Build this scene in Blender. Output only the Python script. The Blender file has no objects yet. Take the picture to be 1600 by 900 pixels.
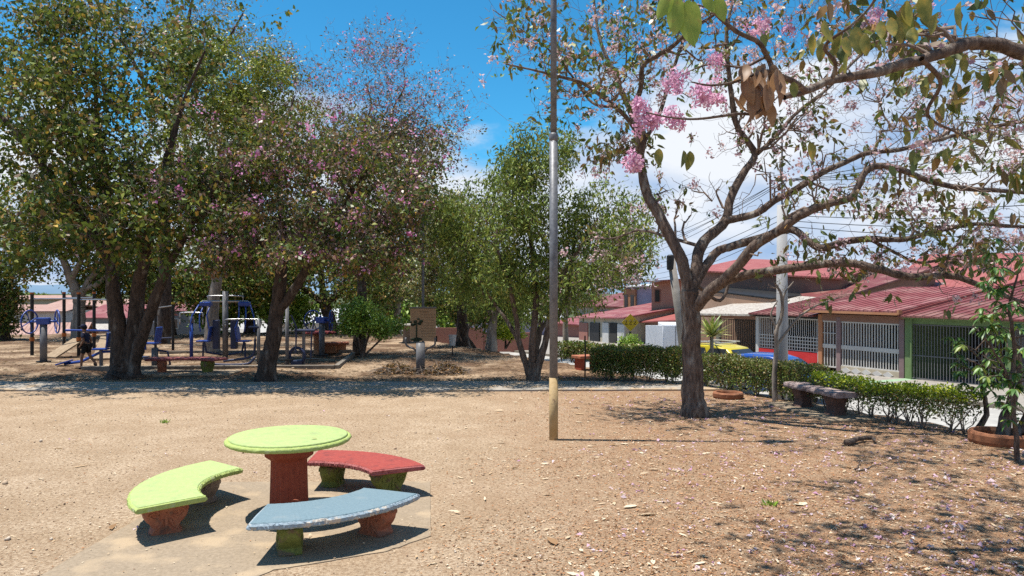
import bpy, math, random
import numpy as np
from mathutils import Vector, Matrix
R = math.radians
F = 1209.0; HC = 2.2
# ------------------------------------------------------------------ camera, sky, sun, exposure
scn = bpy.context.scene
cd = bpy.data.cameras.new('camera'); cam = bpy.data.objects.new('camera', cd); scn.collection.objects.link(cam)
cam.location = (0, 0, HC); cam.rotation_euler = (R(90), 0, 0)
cd.sensor_width = 36; cd.lens = 27.2; cd.clip_start = .05; cd.clip_end = 20000
scn.camera = cam
SUN_EL = 74.0; SUN_AZ = math.atan2(.06, -1.0)          # the sun stands to the left and very high
sd = Vector((math.cos(R(SUN_EL))*math.cos(SUN_AZ), math.cos(R(SUN_EL))*math.sin(SUN_AZ), math.sin(R(SUN_EL))))
sl = bpy.data.lights.new('sun', 'SUN'); sl.energy = 5.0; sl.angle = R(.55); sl.color = (1, .95, .87)
so = bpy.data.objects.new('sun', sl); scn.collection.objects.link(so); so.location = (-10, 0, 40)
so.rotation_euler = sd.to_track_quat('Z', 'Y').to_euler()
w = bpy.data.worlds.new('World'); scn.world = w; w.use_nodes = True
nt = w.node_tree; nt.nodes.clear(); N = nt.nodes.new; LK = nt.links.new
def mth(op, a, b=None, c=None, clamp=False):
    n = N('ShaderNodeMath'); n.operation = op; n.use_clamp = clamp
    for i, v in enumerate((a, b, c)):
        if v is None: continue
        if isinstance(v, (int, float)): n.inputs[i].default_value = v
        else: LK(v, n.inputs[i])
    return n.outputs[0]
sky = N('ShaderNodeTexSky'); sky.sky_type = 'NISHITA'; sky.sun_disc = False
sky.sun_elevation = R(SUN_EL); sky.sun_rotation = math.atan2(sd.x, sd.y)
sky.air_density = 1.0; sky.dust_density = .3; sky.ozone_density = 3.0; sky.altitude = 1200
hs = N('ShaderNodeHueSaturation'); hs.inputs['Saturation'].default_value = 1.12; hs.inputs['Value'].default_value = 1.32; hs.inputs['Hue'].default_value = .487
LK(sky.outputs[0], hs.inputs['Color'])
tc = N('ShaderNodeTexCoord'); sx = N('ShaderNodeSeparateXYZ'); LK(tc.outputs['Generated'], sx.inputs[0])
mp = N('ShaderNodeMapping'); mp.inputs['Scale'].default_value = (1, 1, 2.3); mp.inputs['Location'].default_value = (.35, .2, .1)
LK(tc.outputs['Generated'], mp.inputs[0])
n1 = N('ShaderNodeTexNoise'); n1.inputs['Scale'].default_value = 2.6; n1.inputs['Detail'].default_value = 9; n1.inputs['Roughness'].default_value = .55
n1.inputs['Distortion'].default_value = .25
LK(mp.outputs[0], n1.inputs['Vector'])
low = mth('SMOOTH_MAX', mth('MULTIPLY', mth('SUBTRACT', .245, sx.outputs['Z']), 2.3), -.16, .02)
side = mth('MULTIPLY', mth('SUBTRACT', sx.outputs['X'], .1), .22)
cv = mth('ADD', mth('ADD', mth('ADD', n1.outputs['Fac'], low), side), mth('MULTIPLY', mth('MAXIMUM', mth('SUBTRACT', .1, sx.outputs['Y']), 0.), .16))  # last term adds unseen cloud behind the camera to neutralise blue ambient light
mr = N('ShaderNodeMapRange'); mr.interpolation_type = 'SMOOTHSTEP'; mr.inputs['From Min'].default_value = .50; mr.inputs['From Max'].default_value = .63
LK(cv, mr.inputs['Value'])
n2 = N('ShaderNodeTexNoise'); n2.inputs['Scale'].default_value = 5.5; n2.inputs['Detail'].default_value = 6
LK(mp.outputs[0], n2.inputs['Vector'])
cr = N('ShaderNodeValToRGB'); cr.color_ramp.elements[0].position = .36; cr.color_ramp.elements[0].color = (3.6, 5.2, 7.8, 1)
cr.color_ramp.elements[1].position = .6; cr.color_ramp.elements[1].color = (8.6, 9.0, 9.6, 1)
LK(n2.outputs['Fac'], cr.inputs[0])
mxs = N('ShaderNodeMix'); mxs.data_type = 'RGBA'; LK(mr.outputs[0], mxs.inputs['Factor'])
gn = N('ShaderNodeMix'); gn.data_type = 'RGBA'; gn.blend_type = 'MULTIPLY'; gn.inputs['Factor'].default_value = 1; gn.inputs['B'].default_value = (.38, 1.0, 1.2, 1); LK(hs.outputs[0], gn.inputs['A']); LK(gn.outputs['Result'], mxs.inputs['A']); LK(cr.outputs[0], mxs.inputs['B'])
bg = N('ShaderNodeBackground'); bg.inputs['Strength'].default_value = .064; LK(mxs.outputs['Result'], bg.inputs['Color'])
wo = N('ShaderNodeOutputWorld'); LK(bg.outputs[0], wo.inputs['Surface'])
scn.view_settings.view_transform = 'Standard'; scn.view_settings.look = 'None'; scn.view_settings.exposure = 0.72; scn.view_settings.gamma = 1
scn.cycles.max_bounces = 6; scn.cycles.diffuse_bounces = 3; scn.cycles.transmission_bounces = 3; scn.cycles.transparent_max_bounces = 4
scn.cycles.use_denoising = False
scn.cycles.sample_clamp_indirect = 6

# ------------------------------------------------------------------ helpers
def W(px, py, D): return np.array(((px-800)/F*D, D, HC-(py-450)/F*D))
def G(px, py, z=0.0):
    D = (HC-z)*F/(py-450); return np.array(((px-800)/F*D, D, z))
def unit(v): v = np.asarray(v, float); return v/(np.linalg.norm(v, axis=-1, keepdims=True)+1e-9)
def link(o, parent=None):
    scn.collection.objects.link(o)
    if parent is not None: o.parent = parent
    return o
def tag(o, label=None, cat=None, group=None, kind=None):
    if label: o['label'] = label
    if cat: o['category'] = cat
    if group: o['group'] = group
    if kind: o['kind'] = kind
    return o
def empty(name, loc, label, cat, rz=0, group=None):
    o = bpy.data.objects.new(name, None); link(o); o.location = tuple(map(float, loc)); o.rotation_euler = (0, 0, rz)
    o.empty_display_size = .2
    return tag(o, label, cat, group)
class MB:
    def __init__(s): s.v = []; s.f = []
    def add(s, vs, fs):
        o = len(s.v); s.v += [tuple(map(float, p)) for p in vs]; s.f += [tuple(i+o for i in f) for f in fs]; return s
    def box(s, c, d, rz=0, rx=0, ry=0):
        M = Matrix.Rotation(rz, 3, 'Z') @ Matrix.Rotation(ry, 3, 'Y') @ Matrix.Rotation(rx, 3, 'X')
        vs = []
        for x in (-.5, .5):
            for y in (-.5, .5):
                for z in (-.5, .5): vs.append(M @ Vector((x*d[0], y*d[1], z*d[2])) + Vector(c))
        return s.add(vs, [(0,1,3,2),(4,6,7,5),(0,4,5,1),(2,3,7,6),(0,2,6,4),(1,5,7,3)])
    def b2(s, a, b): return s.box([(a[i]+b[i])/2 for i in range(3)], [abs(b[i]-a[i]) for i in range(3)])
    def tube(s, pts, r, n=8, cap=True):
        pts = np.array(pts, float); rr = np.ones(len(pts))*r if np.isscalar(r) else np.array(r, float)
        v, f = tube_np(pts, rr, n); o = len(s.v)
        s.v += [tuple(p) for p in v.tolist()]; s.f += [tuple(i+o for i in q) for q in f.tolist()]
        if cap:
            s.f.append(tuple(o+i for i in range(n))[::-1]); s.f.append(tuple(o+(len(pts)-1)*n+i for i in range(n)))
        return s
    def ring(s, c, rad, r, axis=(0,1,0), n=24, m=6, stretch=1):
        a = unit(axis); ref = np.array((0,0,1.)) if abs(a[2]) < .9 else np.array((1.,0,0)); u = unit(np.cross(a, ref)); v_ = np.cross(a, u)
        c = np.array(c, float)
        vs = []; fs = []
        for i in range(n):
            t = 2*math.pi*i/n; d = u*math.cos(t)+v_*math.sin(t)
            for j in range(m):
                p = 2*math.pi*j/m; vs.append(c+d*(rad+r*math.cos(p))+a*r*math.sin(p))
        for i in range(n):
            for j in range(m): fs.append((i*m+j, i*m+(j+1)%m, ((i+1)%n)*m+(j+1)%m, ((i+1)%n)*m+j))
        return s.add(vs, fs)
    def lathe(s, prof, c=(0,0,0), n=32, rough=0, seed=1, flute=0, nfl=16):
        rg = random.Random(seed); vs = []; fs = []
        for (r, z) in prof:
            for i in range(n):
                t = 2*math.pi*i/n
                q = r*(1+(rough*(rg.random()-.5) if r > .01 else 0)) - (flute*(.5+.5*math.cos(nfl*t)) if flute else 0)
                vs.append((c[0]+q*math.cos(t), c[1]+q*math.sin(t), c[2]+z+(rough*.05*(rg.random()-.5))))
        for k in range(len(prof)-1):
            for i in range(n): fs.append((k*n+i, k*n+(i+1)%n, (k+1)*n+(i+1)%n, (k+1)*n+i))
        fs.append(tuple(range(n))[::-1]); fs.append(tuple((len(prof)-1)*n+i for i in range(n)))
        return s.add(vs, fs)
    def prism(s, poly, a, b, axis='y'):     # poly in the two other axes, extruded from a to b
        n = len(poly); vs = []
        for t in (a, b):
            for (p, q) in poly: vs.append({'y': (p, t, q), 'x': (t, p, q), 'z': (p, q, t)}[axis])
        return s.add(vs, [tuple(range(n)), tuple(range(n, 2*n))[::-1]]+[(i, i+n, (i+1) % n+n, (i+1) % n) for i in range(n)])
    def ball(s, c, r, n=10, m=7):
        rr = r if hasattr(r, '__len__') else (r, r, r)
        vs = []; fs = []
        for j in range(m+1):
            ph = math.pi*j/m
            for i in range(n):
                t = 2*math.pi*i/n; vs.append((c[0]+rr[0]*math.sin(ph)*math.cos(t), c[1]+rr[1]*math.sin(ph)*math.sin(t), c[2]+rr[2]*math.cos(ph)))
        for j in range(m):
            for i in range(n): fs.append((j*n+i, (j+1)*n+i, (j+1)*n+(i+1) % n, j*n+(i+1) % n))
        return s.add(vs, fs)
    def build(s, name, mat, parent=None, bevel=0, smooth=False, loc=None):
        me = bpy.data.meshes.new(name); me.from_pydata(s.v, [], s.f); me.validate(); me.materials.append(mat)
        if smooth: me.polygons.foreach_set('use_smooth', [True]*len(me.polygons))
        o = bpy.data.objects.new(name, me); link(o, parent)
        if loc is not None: o.location = tuple(map(float, loc))
        import bmesh
        bm = bmesh.new(); bm.from_mesh(me); bmesh.ops.recalc_face_normals(bm, faces=bm.faces); bm.to_mesh(me); bm.free()
        if bevel:
            m = o.modifiers.new('b', 'BEVEL'); m.width = bevel; m.segments = 2; m.limit_method = 'ANGLE'
        return o
def tube_np(P, rad, n):
    T = np.gradient(P, axis=0) if len(P) > 2 else np.repeat((P[1:]-P[:-1]), 2, 0)
    T = unit(T); m = unit(T.mean(0)); ref = np.array((0,0,1.)) if abs(m[2]) < .8 else np.array((1.,0,0))
    U = unit(np.cross(T, ref)); V = np.cross(T, U)
    a = np.arange(n)*2*math.pi/n
    v = P[:,None,:] + rad[:,None,None]*(U[:,None,:]*np.cos(a)[None,:,None]+V[:,None,:]*np.sin(a)[None,:,None])
    k = np.arange(len(P)-1)[:,None]*n; i = np.arange(n)[None,:]; j = (i+1) % n
    f = np.stack((k+i, k+j, k+n+j, k+n+i), -1).reshape(-1, 4)
    return v.reshape(-1, 3), f
def np_mesh(name, V, Q, mats, parent=None, smooth=False, loc=None):
    V = np.asarray(V, np.float32); Q = np.asarray(Q, np.int32)
    me = bpy.data.meshes.new(name); me.vertices.add(len(V)); me.vertices.foreach_set('co', V.ravel())
    k = Q.shape[1]; me.loops.add(Q.size); me.loops.foreach_set('vertex_index', Q.ravel())
    me.polygons.add(len(Q)); me.polygons.foreach_set('loop_start', np.arange(len(Q), dtype=np.int32)*k)
    try: me.polygons.foreach_set('loop_total', np.full(len(Q), k, np.int32))
    except Exception: pass
    if smooth: me.polygons.foreach_set('use_smooth', np.ones(len(Q), bool))
    me.update(calc_edges=True); me.materials.append(mats)
    o = bpy.data.objects.new(name, me); link(o, parent)
    if loc is not None: o.location = tuple(map(float, loc))
    return o
class Tubes:
    def __init__(s): s.V = []; s.Q = []; s.o = 0
    def add(s, P, r, n):
        v, f = tube_np(np.asarray(P, float), np.asarray(r, float), n); s.V.append(v); s.Q.append(f+s.o); s.o += len(v)
    def build(s, name, mat, parent, smooth=True):
        if not s.V: return None
        return np_mesh(name, np.concatenate(s.V), np.concatenate(s.Q), mat, parent, smooth)
def leaf_arrays(rng, P, D, L, Wd, fold=.25):
    n = len(P); L = np.broadcast_to(L, (n,))[:,None]; Wd = np.broadcast_to(Wd, (n,))[:,None]
    D = unit(D); S = unit(np.cross(D, rng.normal(size=(n,3)))); Nn = np.cross(S, D)
    mid = P+D*L*.45
    V = np.stack((P, mid+S*Wd*.5+Nn*Wd*fold, P+D*L-Nn*L*.08, mid-S*Wd*.5+Nn*Wd*fold), 1).reshape(-1, 3)
    return V, np.arange(4*n).reshape(n, 4)
def leaf6(rng, P, D, L, Wd, fold=.25):
    n = len(P); L = np.broadcast_to(L, (n,))[:,None]; Wd = np.broadcast_to(Wd, (n,))[:,None]
    D = unit(D); S = unit(np.cross(D, rng.normal(size=(n,3)))); Nn = np.cross(S, D); cu = rng.uniform(-.3, .3, (n,1))
    p = lambda t, w_, c: P+D*L*t+S*Wd*w_+Nn*(abs(w_)*Wd*fold-cu*L*c)
    V = np.stack((P, p(.28,.42,.06), p(.62,.40,.35), p(1,0,.9), p(.62,-.40,.35), p(.28,-.42,.06)), 1).reshape(-1, 3)
    i = np.arange(n)[:,None]*6; Q = np.concatenate((i+np.array([[0,1,4,5]]), i+np.array([[1,2,3,4]])))
    return V, Q
def smooth_path(pts, rng, k=5, jit=0.0):
    P = np.array(pts, float); n = len(P); E = np.vstack((2*P[0]-P[1], P, 2*P[-1]-P[-2])); out = []
    for i in range(n-1):
        p0, p1, p2, p3 = E[i:i+4]
        for t in np.linspace(0, 1, k, endpoint=False):
            out.append(.5*((2*p1)+(-p0+p2)*t+(2*p0-5*p1+4*p2-p3)*t*t+(-p0+3*p1-3*p2+p3)*t**3))
    out.append(P[-1]); out = np.array(out)
    if jit: out[1:-1] += rng.normal(size=(len(out)-2, 3))*jit
    return out

# ------------------------------------------------------------------ materials
ALB = .72
def newmat(name):
    m = bpy.data.materials.new(name); m.use_nodes = True; m.node_tree.nodes.clear(); return m, m.node_tree.nodes.new, m.node_tree.links.new
def mat(name, c1, c2=None, scale=6, bump=.2, rough=.8, metal=0, detail=6, stretch=(1,1,1), ramp=(.35,.65), c3=None, s3=2, r3=(.55,.7), spec=.3, bscale=None, dist=.02, waves=None, coord='Object'):
    m, n, l = newmat(name); c2 = c2 or tuple(x*.8 for x in c1)
    c1, c2 = tuple(x*ALB for x in c1), tuple(x*ALB for x in c2); c3 = c3 and tuple(x*ALB for x in c3)
    out = n('ShaderNodeOutputMaterial'); b = n('ShaderNodeBsdfPrincipled'); l(b.outputs[0], out.inputs[0])
    b.inputs['Roughness'].default_value = rough; b.inputs['Metallic'].default_value = metal; b.inputs['Specular IOR Level'].default_value = spec
    t = n('ShaderNodeTexCoord'); mp = n('ShaderNodeMapping'); mp.inputs['Scale'].default_value = stretch; l(t.outputs[coord], mp.inputs[0])
    no = n('ShaderNodeTexNoise'); no.inputs['Scale'].default_value = scale; no.inputs['Detail'].default_value = detail; no.inputs['Roughness'].default_value = .62; l(mp.outputs[0], no.inputs['Vector'])
    r = n('ShaderNodeValToRGB'); r.color_ramp.elements[0].position = ramp[0]; r.color_ramp.elements[1].position = ramp[1]
    r.color_ramp.elements[0].color = (*c1, 1); r.color_ramp.elements[1].color = (*c2, 1); l(no.outputs['Fac'], r.inputs[0])
    col = r.outputs[0]
    if c3:
        n3 = n('ShaderNodeTexNoise'); n3.inputs['Scale'].default_value = s3; n3.inputs['Detail'].default_value = 5; l(mp.outputs[0], n3.inputs['Vector'])
        m3 = n('ShaderNodeMapRange'); m3.inputs['From Min'].default_value = r3[0]; m3.inputs['From Max'].default_value = r3[1]; l(n3.outputs['Fac'], m3.inputs['Value'])
        mx = n('ShaderNodeMix'); mx.data_type = 'RGBA'; l(m3.outputs[0], mx.inputs['Factor']); l(col, mx.inputs['A']); mx.inputs['B'].default_value = (*c3, 1); col = mx.outputs['Result']
    l(col, b.inputs['Base Color'])
    h = no.outputs['Fac']
    if bscale:
        nb = n('ShaderNodeTexNoise'); nb.inputs['Scale'].default_value = bscale; nb.inputs['Detail'].default_value = 6; l(mp.outputs[0], nb.inputs['Vector']); h = nb.outputs['Fac']
    if waves:      # corrugation: (scale, direction)
        wv = n('ShaderNodeTexWave'); wv.bands_direction = waves[1]; wv.inputs['Scale'].default_value = waves[0]; l(t.outputs['Object'], wv.inputs['Vector'])
        ad = n('ShaderNodeMath'); ad.operation = 'MULTIPLY_ADD'; ad.inputs[1].default_value = .25; l(h, ad.inputs[0]); l(wv.outputs['Fac'], ad.inputs[2]); h = ad.outputs[0]
    if bump:
        bp = n('ShaderNodeBump'); bp.inputs['Strength'].default_value = bump; bp.inputs['Distance'].default_value = dist; l(h, bp.inputs['Height']); l(bp.outputs[0], b.inputs['Normal'])
    return m
def leafmat(name, cols, trans=.3, rough=.45, spec=.5):
    trans = trans*.65 if trans > .16 else trans
    cols = [(tuple(min(.8, x*(1.12 if max(c) < .45 else .9)) for x in c), w_) for c, w_ in cols]
    m, n, l = newmat(name); out = n('ShaderNodeOutputMaterial'); b = n('ShaderNodeBsdfPrincipled'); b.inputs['Roughness'].default_value = rough; b.inputs['Specular IOR Level'].default_value = spec
    g = n('ShaderNodeNewGeometry'); r = n('ShaderNodeValToRGB'); r.color_ramp.interpolation = 'CONSTANT'
    while len(r.color_ramp.elements) < len(cols): r.color_ramp.elements.new(.5)
    acc = 0; tot = sum(c[1] for c in cols)
    for e, (c, wgt) in zip(r.color_ramp.elements, cols):
        e.position = acc/tot; e.color = (*c, 1); acc += wgt
    l(g.outputs['Random Per Island'], r.inputs[0]); l(r.outputs[0], b.inputs['Base Color'])
    t = n('ShaderNodeBsdfTranslucent'); tm = n('ShaderNodeMix'); tm.data_type = 'RGBA'; tm.inputs['Factor'].default_value = .35; tm.inputs['B'].default_value = (.35, .42, .05, 1)
    if trans < 0: tm.inputs['Factor'].default_value = 0; trans = -trans
    l(r.outputs[0], tm.inputs['A']); l(tm.outputs['Result'], t.inputs['Color'])
    mx = n('ShaderNodeMixShader'); mx.inputs[0].default_value = trans; l(b.outputs[0], mx.inputs[1]); l(t.outputs[0], mx.inputs[2]); l(mx.outputs[0], out.inputs[0])
    return m
def brickmat(name, c1, c2, mort, sc=4, sx_=.5, sy_=.25, bump=.3):
    m, n, l = newmat(name); out = n('ShaderNodeOutputMaterial'); b = n('ShaderNodeBsdfPrincipled'); b.inputs['Roughness'].default_value = .85
    c1, c2, mort = [tuple(x*ALB for x in q) for q in (c1, c2, mort)]
    t = n('ShaderNodeTexCoord'); s_ = n('ShaderNodeSeparateXYZ'); c = n('ShaderNodeCombineXYZ'); l(t.outputs['Object'], s_.inputs[0])
    a = n('ShaderNodeMath'); a.operation = 'ADD'; l(s_.outputs[0], a.inputs[0]); l(s_.outputs[1], a.inputs[1]); l(a.outputs[0], c.inputs[0]); l(s_.outputs[2], c.inputs[1])
    br = n('ShaderNodeTexBrick'); br.inputs['Scale'].default_value = sc; br.inputs['Color1'].default_value = (*c1, 1); br.inputs['Color2'].default_value = (*c2, 1); br.inputs['Mortar'].default_value = (*mort, 1)
    br.inputs['Brick Width'].default_value = sx_; br.inputs['Row Height'].default_value = sy_; br.inputs['Mortar Size'].default_value = .02; l(c.outputs[0], br.inputs['Vector'])
    l(br.outputs[0], b.inputs['Base Color']); bp = n('ShaderNodeBump'); bp.inputs['Strength'].default_value = bump; l(br.outputs['Fac'], bp.inputs['Height']); bp.invert = True; l(bp.outputs[0], b.inputs['Normal']); l(b.outputs[0], out.inputs[0])
    return m
bark = {
 'warm': mat('bark_warm', (.085,.055,.040), (.25,.185,.145), 22, 1., .9, stretch=(1,1,.28), c3=(.36,.32,.27), s3=7, r3=(.57,.68), dist=.04),
 'dark': mat('bark_dark', (.035,.024,.018), (.12,.085,.065), 18, 1., .9, stretch=(1,1,.3), c3=(.24,.21,.18), s3=5, r3=(.58,.7), dist=.04),
 'grey': mat('bark_grey', (.22,.18,.145), (.44,.38,.32), 8, .6, .9, stretch=(1,1,.3), c3=(.45,.42,.38), s3=3),
 'twig': mat('bark_twig', (.14,.095,.07), (.36,.27,.215), 14, .2, .85),
 'twig_dark': mat('bark_twig_dark', (.12,.09,.07), (.36,.30,.25), 14, .2, .85),
 'twig_purple': mat('bark_twig_purple', (.15,.10,.095), (.40,.31,.29), 14, .2, .85),
}
LF = {
 'dark': leafmat('leaf_dark', [((.035,.065,.015),5),((.06,.10,.02),5),((.11,.155,.028),4),((.19,.21,.035),2.4),((.26,.16,.05),1.6),((.42,.27,.05),.8),((.15,.095,.055),1.6),((.62,.62,.52),.12)], .3, .55, .25),
 'pinkish': leafmat('leaf_pinkish', [((.035,.06,.018),4),((.07,.09,.025),4),((.14,.15,.035),2.4),((.17,.09,.05),3.6),((.26,.15,.09),2.4),((.11,.07,.05),3)]),
 'yellowgreen': leafmat('leaf_yellowgreen', [((.17,.21,.025),5),((.27,.30,.035),4),((.09,.13,.02),3),((.34,.22,.05),1)]),
 'weep': leafmat('leaf_weeping', [((.075,.12,.03),4),((.14,.195,.04),5),((.215,.27,.055),4),((.28,.26,.06),1)], .3, .55, .25),
 'olive': leafmat('leaf_olive', [((.13,.15,.035),4),((.20,.17,.05),3),((.06,.08,.025),3),((.24,.17,.08),2)]),
 'bush': leafmat('leaf_bush', [((.13,.23,.03),5),((.20,.32,.04),4),((.28,.38,.05),2)], .35),
 'tab': leafmat('leaf_trumpet', [((.06,.085,.022),5),((.11,.13,.03),4),((.2,.18,.035),2),((.24,.13,.04),2),((.15,.09,.045),1.5)], .35),
 'hedge': leafmat('leaf_hedge', [((.075,.12,.025),5),((.14,.19,.035),4),((.25,.18,.06),1.6),((.16,.105,.05),1.2)], .25),
 'lime': leafmat('leaf_lime', [((.36,.44,.02),5),((.48,.52,.03),4),((.20,.28,.02),3)], .35),
 'fresh': leafmat('leaf_fresh', [((.05,.12,.025),5),((.10,.2,.035),3),((.2,.26,.05),1.5)], .3),
 'bare': leafmat('leaf_pods', [((.16,.085,.06),4),((.28,.17,.13),3),((.40,.27,.23),1.5),((.12,.11,.03),1)], .1, .6),
 'pale': leafmat('petal_pale', [((.72,.5,.52),4),((.8,.64,.62),3),((.62,.38,.45),2)], -.35, .6, .1),
 'pink': leafmat('petal_pink', [((.74,.40,.56),4),((.80,.53,.66),3),((.60,.28,.46),2)], -.35, .6, .1),
 'magenta': leafmat('petal_magenta', [((.74,.32,.58),4),((.8,.5,.66),3),((.58,.16,.38),2)], -.35, .6, .1),
 'dead': leafmat('leaf_dead', [((.20,.11,.055),4),((.30,.18,.09),3),((.12,.065,.035),3)], .15, .7, .2),
 'spike': leafmat('leaf_spike', [((.3,.33,.08),4),((.5,.48,.2),2),((.14,.2,.05),3)], .2),
}
M = {
 'conc': mat('concrete_grey', (.30,.27,.235), (.40,.365,.32), 5, .35, .9, bscale=60, dist=.006),
 'slab': mat('concrete_slab', (.31,.24,.165), (.41,.32,.225), 30, .6, .95, c3=(.50,.38,.25), s3=2.6, r3=(.52,.68), bscale=70, dist=.012),
 'road': mat('road_concrete', (.40,.38,.35), (.52,.5,.46), 2, .2, .9, bscale=50, dist=.005),
 'white': mat('white_paint', (.72,.71,.68), (.62,.6,.57), 3, .1, .6),
 'cream': mat('cream_paint', (.62,.55,.42), (.52,.45,.33), 3, .1, .8),
 'grey_metal': mat('grey_metal_paint', (.15,.15,.16), (.22,.22,.23), 8, .1, .45),
 'truck': mat('truck_white', (1.1,1.12,1.15), (1.02,1.04,1.08), 3, .05, .5),
 'pole': mat('galvanised_pole', (.17,.175,.19), (.25,.255,.27), 22, .15, .5, c3=(.12,.12,.13), s3=6, metal=.2),
 'polebase': mat('ochre_pole_paint', (.50,.34,.15), (.58,.42,.22), 9, .3, .7, c3=(.25,.15,.08), s3=9, r3=(.6,.68)),
 'chrome': mat('steel_bar', (.45,.45,.46), (.55,.55,.56), 5, 0, .3, metal=.8),
 'blue': mat('blue_paint', (.012,.05,.30), (.02,.08,.42), 5, .05, .4, spec=.5),
 'navy': mat('navy_metal', (.03,.045,.10), (.05,.06,.13), 5, .05, .5),
 'black': mat('black_metal', (.015,.015,.017), (.03,.03,.03), 5, .05, .5),
 'room_shade': mat('interior_shade', (.035,.032,.03), (.06,.055,.05), 1, 0, .9),  # near-black colour stands in for the shade inside the rooms
 'orange': mat('orange_joint', (.55,.16,.03), None, 5, 0, .5), 'yellow': mat('yellow_joint', (.6,.42,.04), None, 5, 0, .5),
 'wood': mat('old_plank', (.30,.21,.13), (.42,.31,.2), 12, .3, .8, stretch=(1,.2,1)),
 'terra': mat('terracotta', (.26,.10,.05), (.42,.18,.09), 5, .35, .85, c3=(.16,.09,.06), s3=3),
 'roof_red': mat('roof_red', (.28,.07,.07), (.34,.10,.10), 1.2, .9, .55, waves=(1.6,'X'), c3=(.42,.20,.18), s3=.9, r3=(.48,.66), dist=.05),
 'roof_maroon': mat('roof_maroon', (.19,.045,.045), (.25,.07,.065), 1.2, .9, .55, waves=(1.6,'X'), c3=(.34,.17,.14), s3=1.0, r3=(.48,.66), dist=.05),
 'roof_faded': mat('roof_faded', (.42,.24,.19), (.52,.33,.27), 1.2, .9, .7, waves=(1.3,'X'), dist=.05),
 'roof_rose': mat('roof_rose', (.36,.09,.08), (.42,.14,.12), 1.2, .9, .55, waves=(1.3,'X'), dist=.03),
 'roof_pale': mat('roof_pale', (.42,.37,.32), (.6,.56,.5), 6, .6, .9, c3=(.3,.24,.2), s3=9, r3=(.5,.62), waves=(1.0,'Y')),
 'roof_white': mat('roof_white', (.7,.7,.7), (.6,.6,.6), 1, .3, .6, waves=(1.3,'X')),
 'brown_wall': mat('brown_wall', (.30,.165,.12), (.36,.2,.145), 1.5, .1, .9, c3=(.24,.13,.1), s3=.8),
 'tan_wall': mat('tan_wall', (.44,.27,.18), (.5,.32,.22), 1.5, .1, .9),
 'orange_wall': mat('orange_wall', (.50,.22,.11), (.56,.27,.14), 2, .1, .85),
 'mauve_post': mat('mauve_post', (.32,.22,.22), None, 2, .1, .85),
 'lilac': mat('lilac_wall', (.5,.44,.55), None, 2, .1, .85),
 'green_paint': mat('green_paint', (.17,.26,.10), (.22,.32,.14), 3, .1, .7),
 'green_drive': mat('green_drive', (.28,.42,.26), (.36,.5,.33), 2.5, .15, .85),
 'beige_drive': brickmat('beige_tile_drive', (.56,.43,.3), (.5,.38,.26), (.4,.32,.24), 2.5, .5, .5),
 'red_wall': mat('red_low_wall', (.62,.03,.035), (.68,.05,.05), 2, .05, .7),
 'brick': brickmat('brick_brown', (.27,.13,.10), (.34,.19,.15), (.38,.32,.28), 4),
 'brickr': brickmat('brick_red', (.36,.11,.08), (.42,.15,.10), (.4,.3,.25), 4),
 'glass': mat('dark_glass', (.03,.035,.04), (.05,.05,.06), 1, 0, .12, spec=.8),
 'rubber': mat('tyre_rubber', (.02,.02,.02), None, 9, .1, .8),
 'board': mat('sign_board', (.52,.36,.22), (.46,.31,.19), 8, .05, .6),
 'ink': mat('sign_ink', (.38,.25,.15), None, 5, 0, .7),
 'inkg': mat('silhouette_green', (.02,.04,.02), None, 5, 0, .7),
 'ysign': mat('yellow_sign', (.75,.5,.02), None, 5, 0, .5),
 'hill': mat('far_hill_haze', (.15,.24,.34), (.19,.28,.38), .002, 0, 1, spec=0),  # distance haze is painted into the hills as a pale blue base colour
 'lilrail': mat('kerb_stone', (.30,.26,.215), (.2,.175,.145), 6, .3, .9),
 'bench_stone': mat('bench_stone', (.36,.26,.24), (.48,.38,.36), 6, .4, .85, c3=(.15,.1,.09), s3=5),
 'bench_leg': mat('bench_leg_stone', (.13,.075,.06), (.2,.12,.095), 8, .5, .85),
}
def paint(name, c1, c2, chip, r3=(.6,.7)): return mat(name, c1, c2, 38, .55, .75, c3=chip, s3=5 if r3[1] > .8 else 11, r3=r3, bscale=45, dist=.008)
M['lime_top'] = paint('lime_paint', (.43,.56,.20), (.49,.61,.24), (.37,.45,.2), (.5,.78))
M['lime_rim'] = paint('lime_rough_paint', (.40,.50,.13), (.49,.585,.2), (.5,.56,.3), (.62,.7))
M['blue_top'] = paint('blue_grey_paint', (.17,.255,.30), (.20,.29,.335), (.27,.33,.35), (.56,.82))
M['blue_rim'] = paint('chipped_blue_edge', (.27,.36,.43), (.42,.50,.55), (.62,.56,.48), (.57,.61))
M['red_top'] = paint('red_paint', (.36,.055,.045), (.42,.085,.065), (.26,.055,.05), (.52,.72))
M['red_rim'] = paint('red_rough_paint', (.36,.09,.09), (.45,.15,.14), (.26,.05,.05), (.58,.68))
M['brick_leg'] = paint('brick_red_pedestal', (.32,.06,.03), (.40,.09,.045), (.22,.045,.025), (.6,.7))
M['salmon_leg'] = paint('salmon_leg', (.42,.13,.07), (.5,.2,.11), (.25,.12,.08), (.56,.66))
M['moss_leg'] = paint('moss_green_leg', (.15,.17,.035), (.24,.27,.06), (.2,.14,.08), (.55,.66))
M['grey_leg'] = paint('grey_leg', (.26,.2,.16), (.34,.27,.22), (.4,.32,.25), (.56,.66))

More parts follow.
